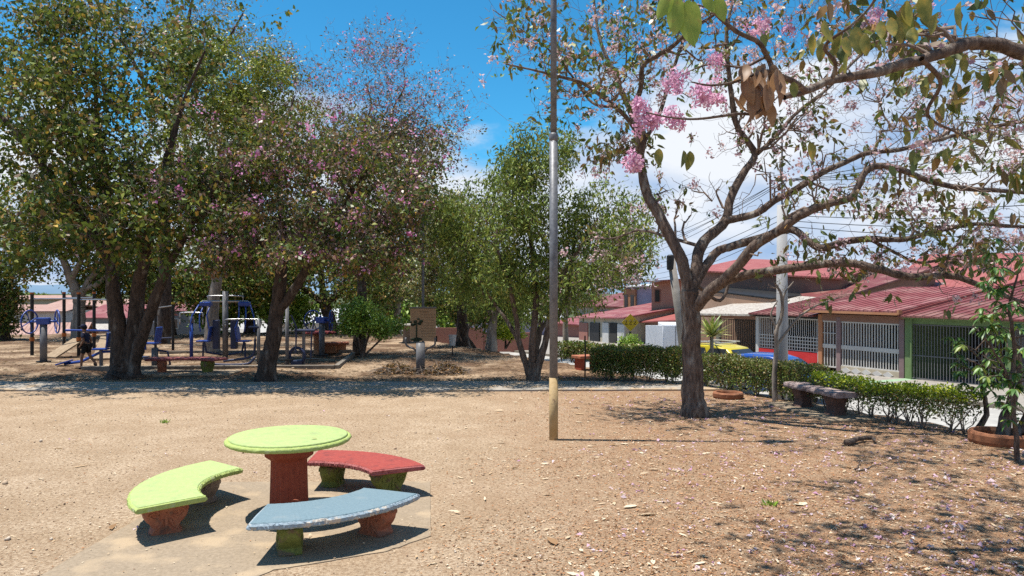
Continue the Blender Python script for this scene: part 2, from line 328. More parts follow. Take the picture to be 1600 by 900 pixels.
# ------------------------------------------------------------------ terrain
P0 = np.array((17.4, 28.8)); UU = unit(np.array((-.46, .888))); NN = np.array((UU[1], -UU[0]))
S0 = float(P0 @ NN)
def zst(t): return -1.43-.02*t
def sm(x): x = np.clip(x, 0, 1); return x*x*(3-2*x)
def height(x, y):
    s = x*NN[0]+y*NN[1]; t = (x-P0[0])*UU[0]+(y-P0[1])*UU[1]
    base = zst(np.clip(t, -40, 200))-.22
    edge = 11.95+sm((t-14)/10)*1.2
    k = sm((s-edge)/1.0)
    far = np.clip(y-30, 0, None)
    edge2 = 36+14*sm((x+14)/8)
    fall = -sm((y-edge2)/30)*5.5
    z = (1-k)*fall+k*base
    und = .035*np.sin(x*.9+1.3)*np.sin(y*.7)+.02*np.sin(x*2.3+y*1.7)
    z = z+und*(1-k)*np.clip((y-12)/6, 0, 1)*np.clip((13-s)/4, 0, 1)*(y > 19)
    r = np.hypot(x, y); z = z-sm((r-150)/600)*25
    return z
def axis(lo, hi, fine_lo, fine_hi, step, nout):
    a = np.arange(fine_lo, fine_hi+step/2, step)
    l = fine_lo-np.geomspace(step*1.5, fine_lo-lo, nout)[::-1]; r_ = fine_hi+np.geomspace(step*1.5, hi-fine_hi, nout)
    return np.concatenate((l, a, r_))
X = axis(-6000, 6000, -26, 34, .35, 36); Y = axis(-300, 9000, -4, 66, .35, 36)
gx, gy = np.meshgrid(X, Y, indexing='ij'); gz = height(gx, gy)
nx, ny = gx.shape; ii, jj = np.meshgrid(np.arange(nx-1), np.arange(ny-1), indexing='ij'); q = (ii*ny+jj)
gm, n, l = newmat('park_sand')
out = n('ShaderNodeOutputMaterial'); b = n('ShaderNodeBsdfPrincipled'); b.inputs['Roughness'].default_value = .95; b.inputs['Specular IOR Level'].default_value = .1; l(b.outputs[0], out.inputs[0])
t = n('ShaderNodeTexCoord')
def noise(sc, det=6, ro=.6, st=(1,1,1)):
    mp_ = n('ShaderNodeMapping'); mp_.inputs['Scale'].default_value = st; l(t.outputs['Object'], mp_.inputs[0])
    a = n('ShaderNodeTexNoise'); a.inputs['Scale'].default_value = sc; a.inputs['Detail'].default_value = det; a.inputs['Roughness'].default_value = ro; l(mp_.outputs[0], a.inputs['Vector']); return a.outputs['Fac']
def gmix(fac, A, B):
    x_ = n('ShaderNodeMix'); x_.data_type = 'RGBA'
    for k_, v_ in (('Factor', fac), ('A', A), ('B', B)):
        if isinstance(v_, tuple): x_.inputs[k_].default_value = (*[q*ALB for q in v_], 1)
        elif isinstance(v_, float): x_.inputs[k_].default_value = v_
        else: l(v_, x_.inputs[k_])
    return x_.outputs['Result']
def rng_(v, a, c, lo=0., hi=1.):
    x_ = n('ShaderNodeMapRange'); x_.inputs['From Min'].default_value = a; x_.inputs['From Max'].default_value = c; x_.inputs['To Min'].default_value = lo; x_.inputs['To Max'].default_value = hi; l(v, x_.inputs['Value']); return x_.outputs[0]
def gmath(op, a, c):
    x_ = n('ShaderNodeMath'); x_.operation = op
    for i_, v_ in enumerate((a, c)):
        if isinstance(v_, float): x_.inputs[i_].default_value = v_
        else: l(v_, x_.inputs[i_])
    return x_.outputs[0]
col = gmix(rng_(noise(1.1, 8), .38, .62), (.54,.40,.265), (.69,.535,.375))
col = gmix(rng_(noise(4.2, 9, .75), .36, .50), (.49,.355,.23), col)
col = gmix(rng_(noise(28, 6, .7), .38, .58), (.33,.215,.13), col)
col = gmix(rng_(noise(75, 3, .6), .60, .72), col, (.78,.63,.47))
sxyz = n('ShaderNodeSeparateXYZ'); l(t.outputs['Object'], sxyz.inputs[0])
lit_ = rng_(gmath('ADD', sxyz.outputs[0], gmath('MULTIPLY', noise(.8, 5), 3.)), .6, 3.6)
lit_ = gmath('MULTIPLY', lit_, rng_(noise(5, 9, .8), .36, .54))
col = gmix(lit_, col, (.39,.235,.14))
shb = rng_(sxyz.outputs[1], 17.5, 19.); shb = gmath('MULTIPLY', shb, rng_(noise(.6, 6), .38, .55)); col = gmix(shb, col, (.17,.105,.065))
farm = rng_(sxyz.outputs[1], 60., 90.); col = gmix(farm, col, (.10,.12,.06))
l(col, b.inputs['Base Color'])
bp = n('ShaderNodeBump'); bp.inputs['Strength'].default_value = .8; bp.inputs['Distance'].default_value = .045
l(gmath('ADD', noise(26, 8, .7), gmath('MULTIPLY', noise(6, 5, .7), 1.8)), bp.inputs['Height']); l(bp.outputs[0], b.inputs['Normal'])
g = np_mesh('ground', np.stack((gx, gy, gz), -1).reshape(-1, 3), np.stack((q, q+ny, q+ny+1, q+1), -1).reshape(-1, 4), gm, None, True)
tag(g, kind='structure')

def st3(t_, s, dz):     # point by distance along and across the street
    p = P0+UU*t_+NN*(s-S0); return (p[0], p[1], zst(t_)+dz)
def strip(name, m, s0, s1, d0, d1, t0=-22, t1=140, th=.25, label=None):
    mb = MB(); vs = []; ts = np.linspace(t0, t1, 28)
    for t_ in ts: vs += [st3(t_, s0, d0), st3(t_, s1, d1), st3(t_, s1, d1-th), st3(t_, s0, d0-th)]
    fs = []
    for k in range(len(ts)-1):
        o = 4*k
        for i in range(4): fs.append((o+i, o+(i+1) % 4, o+4+(i+1) % 4, o+4+i))
    fs += [(0,1,2,3), tuple(4*(len(ts)-1)+i for i in range(4))]
    mb.add(vs, fs); o = mb.build(name, m); tag(o, label, kind='structure'); return o
strip('road', M['road'], 15, 24, -.12, -.12)
strip('kerb', M['lilrail'], 24.003, 24.15, .02, .02)
strip('sidewalk', M['conc'], 24.153, 25.6, .015, .015)
strip('kerb', M['lilrail'], 14.85, 14.997, .04, .04)
strip('sidewalk', M['conc'], 13.2, 14.847, .035, .035)
strip('house_lots', M['conc'], 25.603, 60, .0, .0)
# concrete path across the park
mb = MB()
pxs = np.linspace(-24, 4.6, 60); rg = random.Random(3); vs = []; fs = []
for x_ in pxs:
    c0 = 16.45+.10*math.sin(x_*.3)+.03*(rg.random()-.5); c1 = 17.95+.10*math.sin(x_*.3+.5)+.03*(rg.random()-.5)
    vs += [(x_, c0, .035), (x_, c1, .035), (x_, c1, -.2), (x_, c0, -.2)]
for k in range(len(pxs)-1):
    for i in range(4): fs.append((4*k+i, 4*k+(i+1) % 4, 4*k+4+(i+1) % 4, 4*k+4+i))
mb.add(vs, fs+[(0,1,2,3), tuple(4*(len(pxs)-1)+i for i in range(4))])
tag(mb.build('path', mat('path_concrete', (.36,.325,.28), (.47,.42,.355), 3, .3, .95, c3=(.50,.37,.24), s3=2.2, r3=(.47,.58), bscale=50, dist=.006)), kind='structure')
# slab under the picnic set
poly = [(-3.5,8.75),(-.93,8.78),(-.72,6.85),(-1.05,6.45),(-1.85,6.02),(-2.15,5.5),(-3.62,5.2)]
pp = []
for i in range(len(poly)):
    a, c = np.array(poly[i]), np.array(poly[(i+1) % len(poly)])
    for t_ in np.linspace(0, 1, 12, endpoint=False): pp.append(tuple(a+(c-a)*t_+np.array((rg.gauss(0, .004), rg.gauss(0, .004)))))
mb = MB().prism(pp, -.1, .008, 'z'); tag(mb.build('concrete_pad', M['slab']), kind='structure')
# far hills
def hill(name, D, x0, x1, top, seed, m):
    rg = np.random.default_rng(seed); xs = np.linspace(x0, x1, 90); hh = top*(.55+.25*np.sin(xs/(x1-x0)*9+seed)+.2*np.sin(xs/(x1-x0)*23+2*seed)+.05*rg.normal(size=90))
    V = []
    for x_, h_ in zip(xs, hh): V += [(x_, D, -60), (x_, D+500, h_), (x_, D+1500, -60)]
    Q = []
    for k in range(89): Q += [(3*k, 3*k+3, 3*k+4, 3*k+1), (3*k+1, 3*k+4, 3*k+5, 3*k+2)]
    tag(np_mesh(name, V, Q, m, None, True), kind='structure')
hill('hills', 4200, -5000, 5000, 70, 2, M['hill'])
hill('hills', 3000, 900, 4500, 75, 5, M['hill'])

# ------------------------------------------------------------------ picnic table and curved benches
TC = np.array((-2.17, 7.53, 0.0)); rgn = np.random.default_rng(11)
ta = empty('picnic_table', TC, 'round lime green concrete table on a fluted red pedestal on the pad', 'table')
def disc_top(r, z0, z1, seed, mt, mr, parent, name='tabletop'):
    rim = [(r-.075, z0), (r-.03, z0+.004), (r-.006, z0+.018), (r, (z0+z1)/2), (r-.006, z1-.02), (r-.022, z1-.008), (r-.036, z1-.012)]
    a = MB().lathe(rim, n=170, rough=.02, seed=seed); o = a.build('rim', mr, None, smooth=True)
    top = MB().lathe([(r-.10, z1-.03), (r-.042, z1-.028), (r-.038, z1+.002), (r-.05, z1+.006), (.001, z1+.008)], n=150, rough=.004, seed=seed+1)
    p = top.build(name, mt, parent, smooth=True); o.parent = p; return p
disc_top(.595, .70, .765, 4, M['lime_top'], M['lime_rim'], ta)
pd = MB().lathe([(.235,0),(.235,.05),(.19,.075)], n=48).build('base', M['brick_leg'], None, smooth=False)
fl = MB().lathe([(.185,.07),(.178,.3),(.172,.54)], n=192, flute=.010, nfl=20).build('pedestal', M['brick_leg'], ta); pd.parent = fl
cap_ = MB().lathe([(.175,.535),(.19,.55),(.225,.575),(.24,.59),(.24,.64),(.225,.645),(.27,.66),(.27,.70)], n=10).build('capital', M['brick_leg'], fl, bevel=.006)
def scroll(mb, cx, cz, r, y, sgn):
    pts = []
    for i in range(22):
        a = i/21*2*math.pi*1.6; q = r*(1-i/21*.8); pts.append((cx+sgn*q*math.cos(a), y, cz+q*math.sin(a)))
    mb.tube(pts, [.012*(1-.4*i/21) for i in range(22)], 6)
def leg(x, y, ang, m, parent, hgt=.275, w=.355, th=.20):
    """scroll shaped cast leg: a shaped profile with rolled volutes on both faces"""
    half = [(.07,0),(.112,.0),(.122,.018),(.108,.04),(.096,.058),(.108,.085),(.135,.115),(.155,.15),(.163,.19),(.158,.225),(.140,.255),(.13,.275)]
    half = [(a*w/.30, c*hgt/.275) for a, c in half]
    po = half+[(-a, c) for a, c in half[::-1]]
    mb = MB(); nl = 9; vs = []; 
    for k in range(nl):                       # lofted in thickness with a rounded belly
        v = (k/(nl-1)*2-1); sc = 1-.16*abs(v)**3
        for (a, c) in po: vs.append((a*sc+rgn.normal()*.0015, v*th/2*(1-.12*math.sin(c/hgt*3.1))+0, c))
    n_ = len(po); fs = []
    for k in range(nl-1):
        for i in range(n_): fs.append((k*n_+i, k*n_+(i+1) % n_, (k+1)*n_+(i+1) % n_, (k+1)*n_+i))
    fs += [tuple(range(n_))[::-1], tuple((nl-1)*n_+i for i in range(n_))]
    mb.add(vs, fs)
    for y_ in (-th/2*.93, th/2*.93):
        for s_ in (-1, 1):
            scroll(mb, s_*.085*w/.30, hgt*.66, .056, y_, s_)
            mb.tube([(s_*.03, y_, hgt*.5), (s_*.05, y_, hgt*.3), (s_*.10, y_, hgt*.14)], [.015,.013,.008], 6)
        mb.tube([(0, y_, hgt*.72), (0, y_*1.02, hgt*.42), (0, y_, hgt*.1)], [.01,.018,.014], 6)
    for s_ in (-1, 1):
        mb.tube([(s_*.138*w/.30, -th*.36, hgt*.78), (s_*.138*w/.30, th*.36, hgt*.78)], .03, 10)
    o = mb.build('leg', m, parent, smooth=True, bevel=.008); o.location = (x, y, 0); o.rotation_euler = (0, 0, ang); return o
def curved_bench(cx, cy, a0, a1, ri, ro, ztop, mt, mr, legs, label, group, seed, legang=(.2,.8), sc=1.0, name='curved_bench'):
    am = (a0+a1)/2; rm = (ri+ro)/2
    bx, by = cx+rm*math.cos(R(am)), cy+rm*math.sin(R(am))
    e = empty(name, (bx, by, 0), label, 'bench', 0, group); rg = random.Random(seed)
    th = .06*sc; na = 120
    def slab_(ri_, ro_, z0, z1, da, jit, nm, m, parent, rounding):
        prof = [(ri_+rounding, z0), (ri_, z0+rounding), (ri_, z1-rounding), (ri_+rounding, z1), ((ri_+ro_)/2, z1+.001), (ro_-rounding, z1), (ro_, z1-rounding), (ro_, z0+rounding), (ro_-rounding, z0)]
        n_ = len(prof); vs = []; fs = []
        angs = [a0+da+(a1-a0-2*da)*i/(na-1) for i in range(na)]
        for k, a in enumerate(angs):
            for (r_, z_) in prof:
                j = jit if (k in (0, na-1) or abs(r_-(ri_+ro_)/2) > .1) else jit*.2
                endz = rounding*.5 if k in (0, na-1) else 0
                r2 = r_+rg.gauss(0, j); aa = R(a)+rg.gauss(0, j)*.8
                z2 = z_+rg.gauss(0, j*.5)+(endz if z_ < (z0+z1)/2 else -endz)
                vs.append((cx-bx+r2*math.cos(aa), cy-by+r2*math.sin(aa), z2))
        for k in range(na-1):
            for i in range(n_): fs.append((k*n_+i, k*n_+(i+1) % n_, (k+1)*n_+(i+1) % n_, (k+1)*n_+i))
        fs += [tuple(range(n_))[::-1], tuple((na-1)*n_+i for i in range(n_))]
        o = MB().add(vs, fs).build(nm, m, parent, smooth=False); 
        return o
    seat = slab_(ri+.02, ro-.02, ztop-.03, ztop, .8, .0012, 'seat', mt, e, .008)
    slab_(ri, ro, ztop-th, ztop-.008, 0, .0032, 'edge', mr, seat, .014)
    for (f_, m) in zip(legang, legs):
        a = R(a0+(a1-a0)*f_); leg(cx-bx+(rm)*math.cos(a), cy-by+(rm)*math.sin(a), a, m, e, hgt=ztop-th+.003)
    return e
SB = 'curved benches round the picnic table'
curved_bench(-2.17, 7.53, 141, 224, .80, 1.41, .335, M['lime_top'], M['lime_rim'], (M['grey_leg'], M['salmon_leg']), 'lime green curved bench with a salmon front leg', SB, 5, (.2,.83))
curved_bench(-2.17, 7.53, -87, -20, .82, 1.42, .335, M['blue_top'], M['blue_rim'], (M['moss_leg'], M['salmon_leg']), 'grey blue curved bench with chipped pale edge in front of the table', SB, 6, (.20,.82))
curved_bench(-2.17, 7.53, 27, 93, .82, 1.41, .335, M['red_top'], M['red_rim'], (M['moss_leg'], M['moss_leg']), 'red curved bench on mossy green legs behind the table', SB, 7, (.2,.82))

lfm = mat('dry_leaf_red', (.35,.08,.04), (.25,.10,.05), 20, .1, .8)
for nm_, pt_, lb_ in (('dry_leaf', (-1.93, 6.78, .338), 'small reddish dry leaf lying on the grey blue bench'), ('dry_leaf', (-1.9, 7.3, .777), 'small brown dry leaf lying on the lime green table')):
    q_ = MB().add([(0,0,0),(.02,.012,.008),(.045,.01,.006),(.065,0,.002),(.045,-.012,.007),(.02,-.012,.009)], [(0,1,5),(1,2,4,5),(2,3,4)]).build(nm_, lfm, loc=pt_); tag(q_, lb_, 'leaf')
# ------------------------------------------------------------------ near pole
pb = G(865, 687)
e = empty('lamp_pole', pb, 'tall slim grey metal pole with an ochre painted foot', 'pole')
MB().tube([(0,0,-.1),(0,0,.9)], .064, 20).build('painted_foot', M['polebase'], e, smooth=True)
MB().tube([(0,0,.9),(0,0,4.35)], .060, 20).build('shaft', M['pole'], e, smooth=True)
MB().tube([(0,0,4.33),(0,0,4.36),(0,0,4.42),(0,0,4.45)], [.060,.066,.066,.05], 20).build('collar', M['pole'], e, smooth=True)
MB().tube([(0,0,4.42),(0,0,8.0)], .046, 16).build('upper_shaft', M['pole'], e, smooth=True)
a_ = MB().tube([(0,0,7.95),(.1,0,8.15),(.6,0,8.3)], .03, 10).build('lamp_arm', M['pole'], e, smooth=True)
MB().ball((.8,0,8.3), (.3,.12,.07)).build('lamp_head', M['grey_metal'], e, smooth=True)

# ------------------------------------------------------------------ straight stone bench, planter rings, small things by the hedge
def stone_bench(loc, rz, label, L=1.55, wd=.42, z=.45):
    e = empty('stone_bench', loc, label, 'bench', rz)
    n_ = 30; vs = []; fs = []; rg = random.Random(9)
    for k in range(n_):
        x_ = -L/2+L*k/(n_-1); taper = 1-.05*(abs(k/(n_-1)*2-1)**6)
        for (y_, z_) in ((-wd/2, z-.085), (-wd/2-.012, z-.05), (-wd/2, z-.01), (-wd/2+.03, z), (0, z+.006), (wd/2-.03, z), (wd/2, z-.01), (wd/2+.012, z-.05), (wd/2, z-.085)):
            vs.append((x_+rg.gauss(0,.003), y_*taper+rg.gauss(0,.003), z_+rg.gauss(0,.002)))
    for k in range(n_-1):
        for i in range(9): fs.append((k*9+i, k*9+(i+1) % 9, (k+1)*9+(i+1) % 9, (k+1)*9+i))
    fs += [tuple(range(9))[::-1], tuple((n_-1)*9+i for i in range(9))]
    MB().add(vs, fs).build('seat', M['bench_stone'], e)
    for x_ in (-L*.3, L*.3):
        half = [(.15,0),(.16,.03),(.13,.06),(.10,.12),(.095,.18),(.12,.24),(.15,.30),(.16,.335),(.155,z-.085)]
        po = [(a, c) for a, c in half]+[(-a, c) for a, c in half[::-1]]
        o = MB().prism([(p_, q_) for p_, q_ in po], -.13, .13, 'x').build('leg', M['bench_leg'], e, bevel=.02); o.location = (x_, 0, 0)
    return e
bl, br_ = G(1252, 637), G(1308, 652)
d_ = br_-bl; stone_bench((bl+br_)/2, math.atan2(d_[1], d_[0]), 'weathered brown straight bench standing alone before the hedge', L=1.62)
MB_ = MB().box((0,0,-.02), (2.1,.9,.12)); o = MB_.build('bench_footing', M['slab']); c_ = (bl+br_)/2; o.location = (c_[0], c_[1], .0); o.rotation_euler = (0,0,math.atan2(d_[1], d_[0])); tag(o, 'low worn concrete footing under the brown bench', 'footing')
def ring_planter(loc, r, h, label):
    n_ = 40; prof = [(r,0),(r+.02,h*.3),(r+.02,h*.8),(r,h),(r-.05,h),(r-.06,h*.7),(r-.06,0)]
    o = MB().lathe(prof, n=n_, rough=.02).build('planter_ring', M['terra'], smooth=False, loc=loc); tag(o, label, 'planter', 'terracotta rings round plants'); return o
RP = G(1583, 698); RP = RP+np.array((.0,.25,0)); ring_planter(RP, .40, .17, 'large terracotta ring planter round the leaning leafy tree')
RP2 = G(1142, 624)+np.array((0,.2,0)); ring_planter(RP2, .28, .12, 'small terracotta ring planter by the hedge near the big trunk')
# red low bench at the hedge end
e = empty('block_bench', G(918, 578), 'small red brown block bench at the end of the hedge', 'bench', .5)
MB().box((0,0,.36), (.75,.45,.08)).build('seat', M['salmon_leg'], e, bevel=.015)
for x_ in (-.24,.24): MB().box((x_,0,.16), (.14,.34,.32)).build('leg', M['brick_leg'], e, bevel=.015)
# thin stake
o = MB().tube([(0,0,0),(.01,0,.6),(0,0,1.02)], .018, 8).build('stake', M['black'], loc=G(914, 589)); tag(o, 'thin dark stake standing in the sand left of the hedge', 'stake')
# fallen forked branches on the ground
def fallen(pix, r, label, cat='branch'):
    P = np.array([G(a, c)+np.array((0,0,r+.005)) for a, c in pix]); P = smooth_path(P, rgn, 4, .01); P[:,2] = np.abs(P[:,2]-r)+r
    o = MB().tube(P, np.linspace(r, r*.4, len(P)), 7).build('fallen_branch', bark['warm'], smooth=True); tag(o, label, cat, 'fallen branches on the ground')
fallen([(1322,697),(1340,692),(1362,690),(1366,694)], .045, 'short thick broken branch end lying before the brown bench')
fallen([(1335,735),(1345,728),(1340,722)], .01, 'tiny forked twig lying among petals')
fallen([(1338,738),(1370,728),(1402,716)], .009, 'slim pale twig lying among petals')

# ------------------------------------------------------------------ exercise ground
EQ = 'outdoor exercise machines'
def edging(p, q, label):
    a, c = np.array(p[:2]), np.array(q[:2]); d = c-a; L = np.linalg.norm(d)
    o = MB().box((0,0,.0), (L,.13,.2)).build('edging_kerb', M['lilrail'], bevel=.01); o.location = (*((a+c)/2), .0); o.rotation_euler = (0,0,math.atan2(d[1], d[0])); tag(o, label, 'edging')
edging(G(128,578), G(522,576), 'long low stone edging along the front of the exercise ground')
edging(G(526,576), G(556,552), 'slanting stone edging at the corner of the exercise ground')
edging(G(250,553), G(554,551), 'low stone edging along the back of the exercise ground')
def wheels(px, py, label, s=1.0, tilt=.3):
    e = empty('wheel_machine', G(px, py), label, 'exercise machine', tilt, EQ)
    MB().tube([(0,0,-.05),(0,0,1.15*s)], .10*s, 16).build('post', M['grey_metal'], e, smooth=True)
    MB().tube([(0,0,0),(0,0,.04)], .2, 16).build('base_plate', M['black'], e)
    MB().box((0,0,1.22*s), (.34*s,.26*s,.2*s)).build('hub_box', M['blue'], e, bevel=.02)
    for sg in (-1, 1):
        mb = MB().ring((sg*.36*s, 0, 1.2*s), .34*s, .022, axis=(1,sg*.45,0), n=30)
        for k in range(4):
            a = k*math.pi/2+.4; ax = unit((1,sg*.45,0)); u = unit(np.cross(ax, (0,0,1))); v = np.cross(ax, u)
            c = np.array((sg*.36*s,0,1.2*s)); mb.tube([c, c+(u*math.cos(a)+v*math.sin(a))*.34*s], .014, 6)
        mb.tube([(sg*.1,0,1.22*s),(sg*.36*s,0,1.2*s)], .03, 8)
        mb.build('wheel', M['blue'], e, smooth=True)
    return e
wheels(68, 566, 'blue double wheel machine on a grey post at the far left')
wheels(503, 556, 'blue double wheel machine beside the red round table', .95, -.35)
# climbing frame with ramp
cf0 = G(50, 556)
e = empty('climbing_frame', cf0, 'climbing frame of dark posts with orange joints and a plank ramp', 'climbing frame')
def loc_(px, D): v = W(px, 450, D)-cf0; return v[0], v[1]
posts = [(50, 25.1, 2.0), (100, 27.5, 2.0), (123, 25.1, 2.0), (147, 27.5, 2.0), (172, 25.1, 2.0)]
for i, (px, D, h) in enumerate(posts):
    x_, y_ = loc_(px, D); po = MB().tube([(x_,y_,0),(x_,y_,h)], .055, 10).build('post', M['black'], e)
    MB().tube([(x_,y_,h-.0),(x_,y_,h+.06)], .06, 10).build('cap', M['orange'], po)
    MB().tube([(x_,y_,.48),(x_,y_,.60)], .075, 10).build('joint', M['orange'], po)
for a, c, z in ((0,1,1.82),(1,3,1.85),(0,2,1.85),(2,4,1.82),(3,4,1.8)):
    p, q_ = loc_(*posts[a][:2]), loc_(*posts[c][:2]); MB().tube([(*p, z), (*q_, z)], .022, 8).build('rail', M['chrome'], e)
p = loc_(123, 25.3); q_ = loc_(78, 24.4)
r_ = MB(); a = np.array((*p,.55)); c = np.array((*q_,.03)); d = c-a; sd_ = unit(np.cross(d, (0,0,1)))*.28
r_.add([a-sd_, a+sd_, c+sd_, c-sd_, a-sd_-np.array((0,0,.05)), a+sd_-np.array((0,0,.05)), c+sd_-np.array((0,0,.05)), c-sd_-np.array((0,0,.05))], [(0,1,2,3),(7,6,5,4),(0,4,5,1),(1,5,6,2),(2,6,7,3),(3,7,4,0)]).build('ramp', M['wood'], e)
p = loc_(172, 25.3); q_ = loc_(160, 23.9); a = np.array((*p,.62)); c = np.array((*q_,.03)); d = c-a; sd_ = unit(np.cross(d, (0,0,1)))*.28
MB().add([a-sd_, a+sd_, c+sd_, c-sd_, a-sd_-np.array((0,0,.05)), a+sd_-np.array((0,0,.05)), c+sd_-np.array((0,0,.05)), c-sd_-np.array((0,0,.05))], [(0,1,2,3),(7,6,5,4),(0,4,5,1),(1,5,6,2),(2,6,7,3),(3,7,4,0)]).build('ramp', M['wood'], e)
# pull-up bars
e = empty('pull_up_bars', G(243, 552), 'dark pull up bars with orange joints and yellow caps', 'exercise machine', 0, EQ)
for x_, h in ((0,1.55),(.52,1.65)):
    po = MB().tube([(x_,x_*.3,0),(x_,x_*.3,h)], .045, 10).build('post', M['black'], e)
    MB().tube([(x_,x_*.3,h),(x_,x_*.3,h+.07)], .055, 10).build('cap', M['yellow'], po); MB().tube([(x_,x_*.3,.02),(x_,x_*.3,.1)], .06, 10).build('joint', M['orange'], po)
MB().tube([(-.4,0,1.05),(0,0,1.05),(.05,0,1.05)], .02, 8).build('rail', M['chrome'], e); MB().tube([(.0,0,1.52),(.52,.156,1.6)], .02, 8).build('rail', M['chrome'], e)
MB().tube([(.0,0,.5),(.52,.156,.52)], .02, 8).build('rail', M['navy'], e)
def seat_part(e, x, y, z, rz=0, sg=1, back=True):
    o = MB().box((0,0,0), (.4,.34,.045)).build('seat', M['blue'], e, bevel=.015); o.location = (x,y,z); o.rotation_euler = (0,0,rz)
    if back:
        o = MB().box((0,0,0), (.05,.34,.42)).build('backrest', M['blue'], e, bevel=.015); o.location = (x+sg*.2,y,z+.24); o.rotation_euler = (0,R(8*sg),rz)
# rider behind the person
e = empty('rowing_machine', G(158, 572), 'low blue rowing machine with footrests beside the walking child', 'exercise machine', .2, EQ)
seat_part(e, .0, 0, .48, 0, 1, True); MB().tube([(0,0,.0),(0,0,.45)], .05, 10).build('post', M['grey_metal'], e)
MB().tube([(-.95,0,.08),(-.5,0,.14),(0,0,.4),(.5,0,.42)], .04, 8).build('frame', M['blue'], e); MB().box((-.95,0,.12), (.35,.4,.04), ry=-.3).build('footrest', M['blue'], e, bevel=.01)
MB().tube([(.35,-.05,.4),(.2,-.05,1.0),(-.9,-.05,1.02)], .03, 8).build('handlebar', M['blue'], e)
MB().box((.35,0,.75), (.38,.3,.42)).build('weight_box', M['navy'], e, bevel=.03)
for k, (px, py, lb) in enumerate(((242, 575, 'blue seated riding machine right of the thick forked trunk'), (219, 563, 'small grey stool machine close behind the forked trunk'))):
    e = empty('riding_machine', G(px, py), lb, 'exercise machine', .3*k, EQ)
    MB().tube([(0,0,-.02),(0,0,.55)], .09, 14).build('post', M['grey_metal'], e, smooth=True)
    if k == 0:
        seat_part(e, -.1, 0, .68, 0, 1, True); MB().tube([(.0,0,.5),(.35,0,.45),(.42,0,.1),(.3,0,.05)], .03, 8).build('frame', M['navy'], e)
        MB().tube([(-.25,0,.5),(-.3,0,1.05),(-.15,0,1.05)], .025, 8).build('handlebar', M['blue'], e); MB().box((-.35,0,.3), (.25,.35,.03)).build('footrest', M['navy'], e)
    else:
        MB().tube([(0,0,.55),(0,0,.6)], .16, 16).build('seat', M['grey_metal'], e)
        MB().tube([(0,0,.35),(-.25,0,.45),(-.3,0,.9)], .025, 8).build('handlebar', M['blue'], e)
# post with chrome loop
def loop(e, x0, x1, z0, z1, y=0, m='chrome', r=.022):
    MB().tube(smooth_path([(x0,y,z0),(x0,y,z1-.06),(x0+.08,y,z1),(x1-.08,y,z1),(x1,y,z1-.06),(x1,y,z0)], rgn, 4), r, 8).build('handlebar', M[m], e, smooth=True)
e = empty('twister_stand', G(299, 559), 'blue post with a steel loop behind the far red bench', 'exercise machine', 0, EQ)
MB().tube([(0,0,0),(0,0,1.15)], .055, 14).build('post', M['blue'], e, smooth=True); MB().tube([(0,0,1.1),(0,0,1.3)], .075, 14).build('cap', M['grey_metal'], e, smooth=True); loop(e, -.36, .36, 1.05, 1.42)
# big chest press machine
e = empty('press_machine', G(352, 560), 'large blue two seat press machine with a grey mast and steel crown', 'exercise machine', 0, EQ)
MB().tube([(0,0,0),(0,0,2.1)], .085, 16).build('post', M['grey_metal'], e, smooth=True)
loop(e, -.55, .55, 1.72, 1.95)
MB().tube([(-.72,0,1.78),(.72,0,1.78)], .03, 8).build('top_bar', M['chrome'], e)
for sg in (-1, 1):
    MB().box((sg*.6,0,1.7), (.34,.22,.14)).build('shoulder_box', M['blue'], e, bevel=.03)
    mb = MB()
    for x1, x2, x3 in ((.45,.5,.42),(.65,.72,.7),(.8,.95,1.0)): mb.tube([(sg*x1,-.05,1.68),(sg*x2,-.2,1.35),(sg*x3,-.25,1.0),(sg*(x3-.02),-.25,.85)], .022, 6)
    mb.build('arm', M['blue'], e, smooth=True)
    seat_part(e, sg*.62, -.1, .55, 0, -sg, True)
    MB().tube([(sg*.62,-.1,.52),(sg*.55,-.1,.2),(sg*.1,0,.12)], .035, 8).build('seat_frame', M['navy'], e); MB().tube([(sg*.65,-.1,.5),(sg*.66,-.1,.0)], .03, 8).build('leg', M['navy'], e)
    MB().box((sg*.28,0,.75), (.18,.2,.9)).build('weight_box', M['navy'], e, bevel=.02)
# leg machine
e = empty('leg_machine', G(404, 570), 'steel looped leg machine with a bent dark blue tube left of the leaning trunk', 'exercise machine', 0, EQ)
MB().tube([(0,0,0),(0,0,1.3)], .05, 12).build('post', M['grey_metal'], e, smooth=True); loop(e, -.95, .05, 1.1, 1.3)
MB().tube(smooth_path([(-.1,0,1.05),(-.12,0,.4),(-.3,0,.2),(-.9,0,.12),(-1.0,0,.1)], rgn, 4), .035, 8).build('frame', M['navy'], e, smooth=True)
MB().tube(smooth_path([(0,-.3,.25),(-.2,-.3,.06),(-.8,-.3,.03),(-1.25,-.3,.05)], rgn, 4), .035, 8).build('foot_tube', M['navy'], e, smooth=True)
MB().box((-.12,0,1.08), (.3,.2,.05)).build('seat', M['navy'], e)
